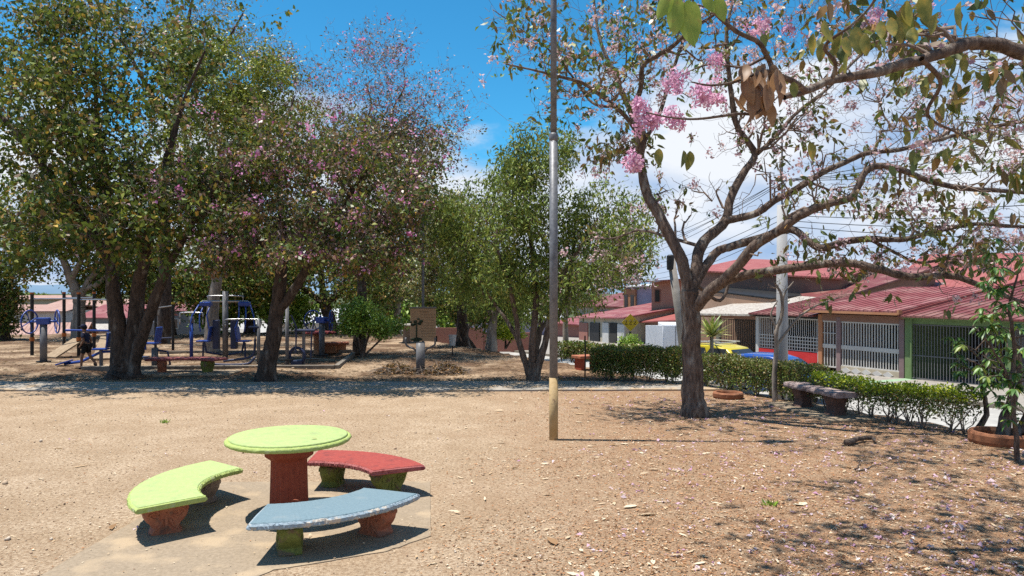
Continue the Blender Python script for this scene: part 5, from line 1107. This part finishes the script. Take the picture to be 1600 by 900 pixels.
# yellow green tree behind, thick pale trunk
b = np.array((*G(331, 552)[:2], 0.0)); D = b[1]
limbs = [([b+np.array((0,0,-.2)), b+np.array((0,0,1.0))]+wp(D, (334,470), (338,420), (345,340), (360,250), (380,160)), [.32,.235,.21,.19,.15,.10,.05]), (wp(D, (345,350), (300,260), (280,170), (260,80)), [.14,.11,.08,.03]), (wp(D, (350,300), (400,240), (430,190)), [.12,.08,.03])]
bl = [bl_(385,150,D-2,1.9,1.8,1.7,2.0), bl_(425,215,D-2,1.6,1.8,1.6,1.4), bl_(335,110,D-2,1.5,2,1.3,.8), bl_(330,250,D,2.4,2.2,2,.9), bl_(400,330,D,2,2,1.5,.6)]
grow_tree('rain_tree', 'tall tree with yellow green foliage and a thick pale trunk behind the press machine', b, limbs, bl, (60, 400, 2200), (.04,.02,.010), [dict(mat=LF['yellowgreen'], per=14, size=.11, spread=.12, droop=.2, asp=.5)], 37, bk='grey', tw='twig_dark')
# airy twiggy tree at the top left
b = np.array((*W(255, 450, 30)[:2], 0.0))
grow_tree('bare_tree', 'thin twigged tree with airy brown top rising highest at the top left', b, [([b, b+np.array((.1,0,2))]+wp(30, (260,300), (280,150), (290,60), (300,0)), [.3,.25,.2,.15,.1,.04]), (wp(30, (270,200), (210,100), (180,20)), [.12,.08,.03]), (wp(30, (275,180), (340,90), (380,20)), [.12,.08,.03])],
 [bl_(230,40,30,3.2,2.5,2,1.4), bl_(340,50,30,2.5,2.5,2,1.3), bl_(395,90,30,1.6,1.6,1.4,.6), bl_(120,40,30,2.5,2.5,1.6,.9)], (90, 650, 3200), (.036,.021,.014), [dict(mat=LF['olive'], per=3, size=.12, spread=.1, frac=.5), dict(mat=LF['pale'], per=4, size=.07, spread=.05, frac=.05, tip=True, asp=.8, name='blossoms')], 39, bk='dark', tw='twig_purple', jit=.18)
# pale forked trunk at the left
b = np.array((*G(124, 529)[:2], 0.0)); D = b[1]
grow_tree('pale_tree', 'pale grey forked trunk tree behind the climbing frame', b, [([b+np.array((0,0,-.2))]+wp(D, (124,490), (121,462), (110,435), (100,410), (85,380)), [.38,.29,.27,.19,.16,.10]), (wp(D, (123,468), (138,440), (155,420), (172,400), (190,370)), [.17,.15,.13,.10,.06]), (wp(D, (110,438), (125,410), (135,380)), [.17,.13,.08]), (wp(D, (134,450), (150,445), (165,430)), [.15,.13,.07])],
 [bl_(90,370,D,3,2.5,1.6,1), bl_(170,360,D,2.6,2.5,1.6,1), bl_(60,300,D,3.4,3,2,1)], (30, 200, 1100), (.06,.025,.011), [dict(mat=LF['dark'], per=12, size=.15, spread=.22, droop=.4, asp=.6)], 41, bk='grey', tw='twig_dark')
# weeping green tree in the middle
b = G(832, 597); D = b[1]
limbs = [([b+np.array((-.05,0,-.12)), b+np.array((-.05,0,.12))]+wp(D, (823,570), (811,535), (806,500), (796,450,-.3), (780,400,-.5), (765,350,-.6)), [.14,.11,.085,.075,.065,.055,.04,.02]),
 ([b+np.array((0,0,-.12)), b+np.array((0,0,.12))]+wp(D, (834,560), (836,510), (838,460,.2), (832,400,.3), (825,330,.4), (815,260,.5)), [.17,.13,.10,.09,.08,.065,.045,.02]),
 ([b+np.array((.07,0,-.12)), b+np.array((.07,0,.12))]+wp(D, (846,560), (856,525), (862,480), (880,430,-.2), (910,380,-.4), (935,340,-.5)), [.16,.12,.10,.08,.07,.055,.04,.02]),
 (wp(D, (855,525), (868,500,.3), (886,460,.5), (895,400,.6), (900,330,.8)), [.08,.07,.06,.045,.03]),
 (wp(D, (812,535), (792,500,.3), (770,470,.5), (745,430,.6)), [.06,.05,.035,.02]), flare(b, .13)]
bl = [bl_(810,270,D,.9,1.1,.9,1.), bl_(850,300,D,1.2,1.4,1.1,1.2), bl_(770,340,D,1.45,1.5,1.2,1.5), bl_(915,350,D,1.5,1.4,1.1,1.4), bl_(735,400,D,1.25,1.4,1.1,1.2), bl_(830,400,D,1.6,1.6,1.1,1.4), bl_(940,400,D,1.15,1.2,1.,1.1), bl_(770,450,D,1.1,1.3,.6,.7), bl_(870,460,D,1.1,1.3,.6,.7), bl_(870,240,D,.6,.7,.7,.35), bl_(715,340,D,.6,.8,.9,.4), bl_(825,235,D,.55,.5,.7,.3), bl_(955,330,D,.45,.6,.5,.2)]
grow_tree('weeping_tree', 'rounded tree with fine weeping green leaves and several slim stems beside the pole', b, limbs, bl, (90, 620, 3100), (.026,.013,.0075), [dict(mat=LF['weep'], per=9, size=.125, spread=.08, droop=1.3, asp=.30, base=.2)], 43, bk='warm', tw='twig', jit=.12)
# pale pink trumpet tree right of it, thin white trunk
b = G(884, 561); D = b[1]
grow_tree('trumpet_tree', 'small pale pink trumpet tree with a thin whitish trunk behind the weeping tree', b, [([b, b+np.array((0,0,1))]+wp(D, (886,490), (900,430), (930,380)), [.11,.09,.08,.06,.03]), (wp(D, (898,440), (930,420), (970,390)), [.05,.04,.02]), (wp(D, (892,460), (860,420), (850,380)), [.05,.04,.02])],
 [bl_(940,400,D,1.5,1.5,1.0,1.2), bl_(985,365,D,1.1,1.2,.8,.8), bl_(900,440,D,1.3,1.3,.7,.8), bl_(960,430,D,1.2,1.2,.5,.8), bl_(1000,330,D,.7,.7,.5,.3)], (25, 160, 900), (.03,.014,.008), [dict(mat=LF['weep'], per=5, size=.13, spread=.12, droop=.6, asp=.45, frac=.7), dict(mat=LF['pale'], per=14, size=.09, spread=.09, frac=.2, tip=True, asp=.9, name='blossoms')], 45, bk='grey', tw='twig', jit=.16)

# background trees
def bgtree(px, pyb, D, r0, crowns, mt, label, seed, bk='dark', n=(30,180,1000), lsz=.15, per=12, name='shade_tree', asp=.55, extra=(), lean=0, spread=.22, tw='twig_dark'):
    x_, y_ = (px-800)/F*D, D; b = np.array((x_, y_, float(height(x_, y_)))); top = crowns[0]; c0 = np.array(W(top[0], top[1], D))
    q_ = b+(c0-b)*.45+np.array((lean,0,0))
    limbs = [([b+np.array((0,0,-.2)), b+np.array((lean*.2,0,.5)), q_, c0], [r0*1.35, r0, r0*.75, r0*.3])]
    for c in crowns[1:]: limbs.append(([q_, (q_+W(c[0], c[1], D))/2+np.array((0,0,.2)), W(c[0], c[1], D)], [r0*.5, r0*.35, r0*.15]))
    return grow_tree(name, label, b, limbs, [bl_(c[0], c[1], D, c[2]/F*D, c[2]/F*D, c[3]/F*D, 1.) for c in crowns], n, (.06,.025,.011), [dict(mat=mt, per=per, size=lsz, spread=spread, droop=.4, asp=asp)]+list(extra), seed, None, bk, tw)
bgtree(723, 540, 29.5, .26, [(720,400,80,60),(690,350,60,50),(760,350,60,50),(680,430,50,35),(775,420,50,40)], LF['olive'], 'olive brown leafed tree on a dark trunk right of the notice board', 51, lsz=.13)
bgtree(768, 549, 27.5, .2, [(775,440,50,35),(740,460,40,25),(800,470,40,25)], LF['weep'], 'tree with a white painted lower trunk behind the weeping tree', 52, bk='grey', n=(20,90,500), lsz=.12)
bgtree(515, 525, 37, .35, [(500,420,110,60),(580,430,80,50),(430,430,90,50)], LF['dark'], 'dark broad tree in deep shade behind the twin wheels', 53, lsz=.2)
bgtree(262, 520, 36, .35, [(250,400,120,70),(180,430,60,40),(300,450,70,35)], LF['dark'], 'dark tree filling the gap between the two thick left trunks', 54, lsz=.2)
bgtree(390, 525, 38, .3, [(390,450,70,45),(340,470,50,35),(450,465,60,40)], LF['bush'], 'low bright leafed tree behind the steel looped machines', 55, lsz=.2, per=16)
bgtree(620, 515, 42, .3, [(620,400,90,60),(660,340,60,50),(600,460,80,35)], LF['olive'], 'airy olive tree right behind the round green bush', 56, lsz=.18, bk='grey')
bgtree(835, 520, 44, .25, [(850,470,60,35),(800,480,50,30),(890,450,50,30)], LF['weep'], 'small green tree low down behind the slim stems', 57, lsz=.18, n=(20,90,500))
bgtree(8, 530, 33, .2, [(0,480,30,50),(-20,440,40,40)], LF['dark'], 'dark shaggy tree at the left picture edge', 58, lsz=.14, n=(20,120,700), per=14)
bgtree(740, 520, 45, .3, [(700,470,70,35),(760,490,50,25)], LF['dark'], 'far dark tree behind the litter bin', 59, lsz=.22, n=(20,90,500))
bgtree(430, 528, 42, .3, [(350,400,90,50),(450,380,90,60),(540,370,90,60)], LF['olive'], 'tall olive tree in the second row behind the press machine', 60, lsz=.2)
bgtree(340, 470, 130, .5, [(60,470,26,7),(20,462,22,6),(240,462,30,8)], LF['weep'], 'far green tree beyond the roofs at the left', 61, lsz=.8, n=(15,50,250))
bgtree(660, 515, 52, .3, [(660,480,50,30),(620,490,40,25),(700,500,40,20)], LF['bush'], 'far bright bushy tree low behind the notice board', 62, lsz=.28, n=(20,90,500))
# round bush, multi stem
b = G(566, 558); D = b[1]
grow_tree('round_bush', 'round bright green bush on thin twisted stems', b, [([b]+wp(D, (572,535), (580,515), (590,495)), [.06,.05,.04,.02]), ([b]+wp(D, (562,535), (555,510), (548,495)), [.055,.045,.035,.02]), ([b]+wp(D, (580,545), (600,525), (610,510)), [.04,.035,.03,.015]), ([b]+wp(D, (566,530), (570,500), (572,485)), [.04,.035,.03,.015])],
 [bl_(575,500,D,.85,.8,.5,1.), bl_(548,508,D,.5,.6,.42,.7), bl_(605,508,D,.5,.6,.4,.7), bl_(565,485,D,.5,.5,.32,.5)], (20, 140, 900), (.018,.01,.006), [dict(mat=LF['bush'], per=12, size=.095, spread=.08, droop=0, asp=.5)], 63, bk='warm', tw='twig', cat='bush')
b = G(790, 545)
grow_tree('lime_bush', 'small trimmed yellow green bush behind the slim stems', b, [([b, b+np.array((0,0,.5))], [.05,.03]), ([b, b+np.array((.3,0,.5))], [.04,.03])], [bl_(785,528,b[1],.5,.5,.35), bl_(805,530,b[1],.4,.5,.3)], (8, 50, 260), (.015,.01,.007), [dict(mat=LF['lime'], per=14, size=.10, spread=.07, asp=.5, droop=0)], 64, cat='bush')
v = W(988, 541, 29.5)
b = np.array((v[0], v[1], -1.4)); grow_tree('ball_topiary', 'small ball shaped topiary under the diamond sign', b, [([b, b+np.array((0,0,.9))], [.05,.04]), ([b+np.array((0,0,.8)), b+np.array((.1,0,1.1))], [.03,.02])], [(v, np.array((.5,.5,.42)), 1.)], (8, 50, 300), (.015,.01,.007), [dict(mat=LF['bush'], per=14, size=.08, spread=.04, asp=.5, droop=0)], 65, cat='bush')
# bare sapling in the hedge
b = G(1211, 627); D = b[1]
grow_tree('bare_sapling', 'thin bare crooked sapling in front of the concrete utility pole', b, [([b]+wp(D, (1210,590), (1212,545), (1213,515), (1222,490), (1220,460), (1212,445)), [.06,.055,.05,.045,.04,.03,.02]), (wp(D, (1213,540), (1228,520), (1250,495), (1275,478), (1310,465)), [.035,.03,.025,.02,.01]), (wp(D, (1222,490), (1226,460), (1240,440)), [.03,.02,.01]), (wp(D, (1213,515), (1205,490), (1215,470)), [.03,.02,.01])],
 [bl_(1260,470,D,.6,.5,.25), bl_(1215,450,D,.3,.4,.3), bl_(1300,462,D,.4,.4,.15)], (8, 24, 60), (.012,.007,.004), [dict(mat=LF['hedge'], per=1, size=.05, spread=.03, frac=.3)], 66, bk='grey', tw='twig', jit=.2)

# spiky plant on a thin stem beyond the hedge
v = W(1112, 520, 21.5); b = np.array((v[0], v[1], -1.3)); e = empty('spiky_plant', b, 'yellow green spiky plant on a slim stem beyond the hedge', 'plant')
MB().tube([(0,0,0),(.02,0,.9),(0,0,v[2]+1.3-.1)], [.05,.045,.05], 10).build('stem', bark['grey'], e, smooth=True)
rs = np.random.default_rng(4); it = []
for k in range(60):
    a = rs.uniform(0, 2*math.pi); el = rs.uniform(.15, 1.5); L = rs.uniform(.45,.65); it.append((np.array((v[0],v[1],v[2]-.1))+rs.normal(size=3)*.03, np.array((math.cos(a)*math.cos(el), math.sin(a)*math.cos(el), math.sin(el))), L, .075, np.array((0,0,1.))+rs.normal(size=3)*.1, .25))
leafset('spiky_leaves', it, LF['spike'], e)

# leafy plant at the right edge with leaflets in fans
def palmate(name, label, b, stems, tips, seed, m, size=.16, nl=7):
    rg = np.random.default_rng(seed); e = empty(name, b, label, 'plant'); T = Tubes(); nodes = []
    for pts, rr in stems:
        P = smooth_path(pts, rg, 5, .006); T.add(P-b, np.interp(np.linspace(0,1,len(P)), np.linspace(0,1,len(rr)), rr), 9); nodes.append(P)
    nodes = np.concatenate(nodes); V = []; Q = []
    for (c, rad, cnt) in tips:
        for k in range(cnt):
            a = np.array(c)+rg.normal(size=3)*rad; j = int(np.argmin(((nodes-a)**2).sum(1)+.4*np.maximum(0, nodes[:,2]-a[2]))); p = nodes[j]; L = np.linalg.norm(a-p)+1e-4; t = np.linspace(0,1,5)[:,None]
            path = p+(a-p)*t+np.array((0,0,L*.3))*t*(1-t); T.add(path-b, np.linspace(.009,.004,5), 4); nodes = np.vstack((nodes, path[2:]))
            for q_ in range(nl):
                ang = (q_/(nl-1)-.5)*4.4+rg.normal()*.1; f = unit((a-p)*np.array((1,1,.2))+rg.normal(size=3)*.05); s_ = unit(np.cross(f, (0,0,1))); d = f*math.cos(ang)+s_*math.sin(ang)+np.array((0,0,-.35-.3*rg.random()))
                v_, q2 = bigleaf(a, d, size*rg.uniform(.7,1.15), size*.30, np.array((0,0,1.))+rg.normal(size=3)*.2, .25, 5); o = len(V); V += v_; Q += [tuple(i+o for i in f_) for f_ in q2]
    T.build('stem', bark['warm'], e); np_mesh('leaves', np.array(V)-b, Q, m, e, True); return e
b = G(1590, 722); D = b[1]
palmate('fan_leaf_tree', 'fan leaved sapling with straight dark stem standing nearest the right edge', b, [([b]+wp(D, (1586,660), (1580,600), (1585,540), (1578,480), (1590,430)), [.035,.03,.028,.024,.02,.012]), (wp(D, (1581,600), (1560,560), (1540,530), (1520,510)), [.016,.013,.01,.007])],
 [(W(1575,440,D),.16,12),(W(1590,480,D),.2,14),(W(1560,520,D),.2,10),(W(1590,560,D),.2,12),(W(1535,505,D),.1,4),(W(1590,400,D),.15,6),(W(1575,620,D),.2,8)], 71, LF['fresh'], .15)
b = RP.copy(); D = b[1]
palmate('fan_leaf_tree', 'leaning fan leaved tree rooted in the large terracotta ring', b, [([b]+wp(D, (1570,660), (1580,630), (1592,590), (1590,540)), [.10,.085,.07,.05,.03]), ([b+np.array((.1,.05,0))]+wp(D, (1595,670), (1615,620), (1620,560)), [.08,.06,.05,.03]), (wp(D, (1588,600), (1555,575), (1530,570), (1510,560)), [.02,.016,.012,.008])],
 [(W(1545,600,D),.16,9),(W(1585,550,D),.2,10),(W(1560,570,D),.12,7),(W(1600,620,D),.2,10),(W(1598,500,D),.2,8)], 72, LF['fresh'], .15)
b = G(1545, 682)+np.array((0,.3,0)); D = b[1]
palmate('fan_leaf_tree', 'slim fan leaved sapling rising left of the large terracotta ring', b, [([b]+wp(D, (1542,640), (1535,610), (1530,560), (1495,535)), [.05,.04,.03,.02,.01]), (wp(D, (1534,605), (1540,560), (1555,520)), [.025,.015,.01]), (wp(D, (1530,585), (1510,575), (1490,570)), [.012,.01,.007])],
 [(W(1488,535,D),.07,5),(W(1495,560,D),.10,5),(W(1535,550,D),.12,7),(W(1525,600,D),.12,6),(W(1500,580,D),.08,4)], 73, LF['fresh'], .13)

# ------------------------------------------------------------------ hedges
def hedge(label, line, h, wd, mats_, seed, nst=4, per_m=2600, split=None, bottom=.18, lsz=.045, fill=1.0):
    rg = np.random.default_rng(seed); line = np.array([p[:2] for p in line]); seg = np.linalg.norm(np.diff(line, axis=0), axis=1); cum = np.concatenate(([0], np.cumsum(seg))); L = cum[-1]
    e = empty('hedge', (line[0][0], line[0][1], 0), label, 'hedge'); org = np.array((line[0][0], line[0][1], 0))
    def at(s): 
        p = np.stack((np.interp(s, cum, line[:,0]), np.interp(s, cum, line[:,1]), np.zeros_like(s)), -1); return p
    T = Tubes(); k = 0; s_ = .12; nodes = []
    while s_ < L:
        p = at(np.array([s_]))[0]+np.array((*rg.normal(size=2)*.05, 0)); 
        for q_ in range(nst+2):
            d = np.array((rg.normal()*.16, rg.normal()*.16, h*rg.uniform(.6,.92))); t = np.linspace(0,1,6)[:,None]; path = p+d*t+rg.normal(size=(6,3))*.014*np.array([0,1,1,1,1,1])[:,None]; path[0,2] = -.05
            T.add(path-org, np.linspace(rg.uniform(.008,.016), .004, 6), 5)
            for z_ in range(3):
                a = path[rg.integers(1,5)]; b2 = a+np.array((rg.normal()*.13, rg.normal()*.13, rg.uniform(.05,.22))); T.add(np.array((a, (a+b2)/2+rg.normal(size=3)*.015, b2))-org, np.array((.005,.004,.003)), 3)
        s_ += rg.uniform(.18,.36)
    T.build('stems', bark['twig_dark'], e)
    for mi, (m, z0, z1, frac, top) in enumerate(mats_):
        n_ = int(per_m*L*frac); s = rg.random(n_)*L; hh = h*(1+.05*np.sin(s*3.1)+.04*np.sin(s*7.7+seed)); ww = wd*(1+.12*np.sin(s*4.3+1))
        u = rg.random(n_); z = z0+(z1-z0)*(u**(.75 if not top else .6)); lump = .5+.5*np.sin(s*5.2+seed*1.3)*np.sin(s*2.1+.5)
        keep = rg.random(n_) < np.clip((z-bottom*.4)/.32+.25*lump, .03, 1)*fill; s, z, hh, ww = s[keep], z[keep], hh[keep], ww[keep]
        off = np.sign(rg.random(len(s))-.5)*ww/2*(rg.random(len(s))**.45)*np.where(z > .85, .96, 1); P = at(s); i_ = np.clip(np.searchsorted(cum, s)-1, 0, len(seg)-1); dv = np.diff(line, axis=0)[i_]; nr = unit(np.stack((dv[:,1], -dv[:,0], np.zeros(len(s))), -1))
        P = P+nr*off[:,None]; P[:,2] = z*hh; P += rg.normal(size=P.shape)*.018; D_ = rg.normal(size=P.shape)+np.array((0,0,.5))
        Lf = lsz*rg.uniform(.6,1.3,len(s)); V, Q = leaf_arrays(rg, P-org, D_, Lf, Lf*.6, .15); np_mesh('foliage', V, Q, m, e)
    return e
H1 = [G(1535, 686)+np.array((0,.25,0)), G(1350, 655)+np.array((0,.25,0)), G(1290, 642)+np.array((0,.25,0))]
hedge('trimmed hedge with bright lime green top right of the brown bench', H1, .59, .5, [(LF['hedge'],.12,.92,1.2,False),(LF['lime'],.80,1.08,.6,True)], 81, 3, 2800, bottom=.85, fill=.9)
H2 = [G(1290, 640)+np.array((-.05,.4,0)), G(1240, 628)+np.array((0,.4,0)), G(1130, 610)+np.array((0,.4,0)), G(1095, 604)+np.array((0,.35,0))]
hedge('olive and rusty hedge between the big trunk and the brown bench', H2, .69, .6, [(LF['hedge'],.05,1.,1.15,False),(LF['olive'],.7,1.03,.3,True)], 82, 4, 5200, bottom=.2)
H3 = [G(1066, 600), G(1010, 599)+np.array((0,.1,0)), G(930, 596)+np.array((0,.25,0))]
hedge('dark dense hedge on short stems left of the big trunk', H3, .80, .7, [(LF['hedge'],.06,1.,.9,False),(LF['dark'],.2,1.0,.6,False)], 83, 4, 7500, bottom=.25)
H4 = [G(1010, 575), G(940, 568), G(872, 562)]
hedge('distant low hedge behind the tall pole', H4, .55, .6, [(LF['hedge'],.05,1.,1.0,False)], 84, 2, 2600, bottom=.1, lsz=.07)

# ------------------------------------------------------------------ litter on the ground
rl = np.random.default_rng(99)
def scatter(name, n_, dens, m, size, label, asp=.5, lift=.012, tilt=.35, D0=5.2, D1=19, maxx=9, kind='stuff', clump=0, fold=.2):
    P = np.zeros((0,2))
    while len(P) < n_:
        y = D0+(D1-D0)*rl.random(n_)**1.4; x = (rl.random(n_)*2-1)*(y*.72+1.0); k = rl.random(n_) < dens(x, y); P = np.vstack((P, np.stack((x, y), -1)[k]))
    P = P[:n_]
    if clump:
        c = P[:n_//clump]; P = np.repeat(c, clump, 0)+rl.normal(size=(len(c)*clump, 2))*.025
    s = P[:,0]*NN[0]+P[:,1]*NN[1]; P = P[(s < 11.6) & ~((P[:,1] > 16.3) & (P[:,1] < 18.1) & (rl.random(len(P)) < .8))]
    z = height(P[:,0], P[:,1])+rl.random(len(P))*lift+.004; P3 = np.column_stack((P, z+np.where((P[:,0] > -3.6) & (P[:,0] < -.8) & (P[:,1] < 8.8) & (P[:,1] > 5.4), .01, 0)+np.where((P[:,1] > 16.3) & (P[:,1] < 18.1), .04, 0)))
    a = rl.random(len(P3))*2*math.pi; D_ = np.stack((np.cos(a), np.sin(a), rl.normal(size=len(P3))*tilt*.5), -1); L = size*rl.lognormal(0, .35, len(P3)); D_ = unit(D_)
    S = unit(np.cross(D_, np.array((0,0,1.))+rl.normal(size=D_.shape)*tilt)); Nn = np.cross(S, D_); Wd = L*asp*rl.uniform(.6,1.3,len(P3)); mid = P3+D_*(L*.5)[:,None]; f = fold*rl.normal(size=len(P3))[:,None]
    if size > .05:
        V, Q = leaf6(rl, P3, D_*L[:,None], L, Wd, fold); V = V.reshape(-1, 6, 3)
        c_ = V[:,:1]; q_ = V-c_; q_[:,:,2] *= .35; V = (c_+q_).reshape(-1, 3); V[:,2] = np.maximum(V[:,2], np.repeat(z, 6)-.001)
    else:
        V = np.stack((P3, mid+S*Wd[:,None]*.5+Nn*np.abs(f)*Wd[:,None], P3+D_*L[:,None], mid-S*Wd[:,None]*.5+Nn*np.abs(f)*Wd[:,None]), 1).reshape(-1,3); V[:,2] = np.maximum(V[:,2], np.repeat(z, 4)-.001)
        Q = np.arange(len(V)).reshape(-1,4)
    o = np_mesh(name, V, Q, m); tag(o, label, None, None, kind); return o
onpad = lambda x, y: ((x > -3.6) & (x < -.75) & (y > 5.5) & (y < 8.8))
right = lambda x, y: np.clip((x+.8+.5*np.sin(y*2.1))/2.2, .03, 1)*np.where(onpad(x, y), .1, 1)
hb = leafmat('litter_brown', [((.34,.165,.08),5),((.45,.26,.14),3),((.11,.05,.025),4),((.52,.36,.22),1.6),((.74,.60,.44),1.1)], .1, .8, .1)
ht = leafmat('litter_tan', [((.55,.42,.28),4),((.66,.55,.40),3),((.40,.28,.17),2),((.25,.15,.08),1.5)], .1, .8, .1)
hp = leafmat('litter_petals', [((.60,.40,.50),4),((.66,.52,.55),3),((.48,.26,.38),2),((.70,.62,.58),1.5),((.42,.27,.22),2)], -.2, .7, .1)
scatter('leaf_litter', 110000, right, hb, .021, 'fine brown leaf crumbs covering the sand', .42, .008, .3)
scatter('leaf_litter', 12000, lambda x, y: np.where(onpad(x, y), .15, .8)*np.ones_like(x), ht, .020, 'sparse pale leaf crumbs on the sand', .5, .006, .3)
scatter('dry_leaves', 2000, lambda x, y: np.clip((x+1.6)/3.5, .05, 1)*np.where(onpad(x, y), .2, 1), ht, .075, 'curled tan dry leaves lying on the sand', .42, .012, .6, fold=.5)
scatter('fallen_petals', 9000, lambda x, y: np.clip((x-.3+.6*np.sin(y*1.4))/3., .015, 1)**1.2*np.where(onpad(x, y), .1, 1), hp, .032, 'pink fallen petals strewn under the trumpet trees', .6, .012, .6, clump=4, fold=.4)
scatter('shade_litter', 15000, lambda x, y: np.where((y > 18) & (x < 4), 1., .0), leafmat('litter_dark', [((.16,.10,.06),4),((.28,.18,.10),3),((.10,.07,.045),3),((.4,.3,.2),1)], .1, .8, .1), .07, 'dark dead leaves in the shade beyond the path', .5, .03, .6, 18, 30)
st_v = []; st_q = []; o_ = 0
ico = [(0,0,1),(.9,0,.3),(.28,.85,.3),(-.72,.53,.3),(-.72,-.53,.3),(.28,-.85,.3),(.6,.5,-.3),(-.3,.8,-.3),(-.8,0,-.3),(-.3,-.8,-.3),(.6,-.5,-.3),(0,0,-.6)]
icf = [(0,1,2),(0,2,3),(0,3,4),(0,4,5),(0,5,1),(1,6,2),(2,7,3),(3,8,4),(4,9,5),(5,10,1),(6,7,2),(7,8,3),(8,9,4),(9,10,5),(10,6,1),(11,7,6),(11,8,7),(11,9,8),(11,10,9),(11,6,10)]
ic = np.array(ico)
for k in range(5200):
    y_ = 5.2+11*rl.random()**1.5; x_ = (rl.random()*2-1)*(y_*.72+.5)
    if (-3.6 < x_ < -.7 and 5.4 < y_ < 8.8 and rl.random() < .85) or x_*NN[0]+y_*NN[1] > 11.4: continue
    r_ = .0055*rl.lognormal(0, .5); st_v.append(ic*r_*rl.uniform(.6,1.3,3)+rl.normal(size=ic.shape)*r_*.15+np.array((x_, y_, r_*.25+.002))); st_q.append(np.array(icf)+o_); o_ += 12
tag(np_mesh('gravel', np.concatenate(st_v), np.concatenate(st_q), leafmat('small_stones', [((.45,.34,.24),3),((.32,.22,.15),3),((.6,.5,.4),2),((.2,.13,.09),1.5)], .02, .9, .1)), 'small stones and clods scattered over the sand', kind='stuff')
# brush piles
for (px0, px1, py, hh, lb) in ((590, 650, 582, .22, 'pile of dead brush left of the notice board post'), (662, 728, 583, .26, 'pile of dead brush right of the notice board post')):
    a, c = G(px0, py), G(px1, py); T = Tubes(); org = (a+c)/2; org[2] = 0
    for k in range(280):
        t_ = rl.random(); p = a+(c-a)*t_+np.array((0, rl.normal()*.22, 0)); hmax = hh*math.sin(math.pi*min(1, max(0, t_)))**.7*math.exp(-((p[1]-a[1])/.4)**2); p[2] = .01+hmax*rl.random(); d = unit(rl.normal(size=3)*np.array((1,1,.22)))*rl.uniform(.1,.4)
        q_ = p+d; q_[2] = max(q_[2], .01); T.add(np.array((p, (p+q_)/2+rl.normal(size=3)*.02, q_))-org, np.array((.007,.006,.003)), 4)
    e = empty('brush_pile', org, lb, 'brush pile'); T.build('sticks', bark['twig_dark'], e)
    P = a+(c-a)*rl.random(900)[:,None]; P[:,1] += rl.normal(size=900)*.2; tt = (P[:,0]-a[0])/(c[0]-a[0]); P[:,2] = .02+rl.random(900)*hh*np.sin(np.pi*tt)*np.exp(-((P[:,1]-a[1])/.4)**2); V, Q = leaf_arrays(rl, P-org, rl.normal(size=P.shape), .08, .045); np_mesh('dead_leaves', V, Q, LF['dead'], e)
# small weeds
for (px, py, lb) in ((258, 661, 'tiny green weed tuft in the open sand'), (1205, 790, 'tiny green weed among petals right of centre')):
    b = G(px, py); P = np.repeat(b[None], 26, 0)+rl.normal(size=(26,3))*np.array((.04,.03,.0)); V, Q = leaf_arrays(rl, P-b, rl.normal(size=(26,3))*.7+np.array((0,0,.9)), .07, .02); o = np_mesh('weed', V, Q, LF['bush'], None, loc=b); tag(o, lb, 'weed')
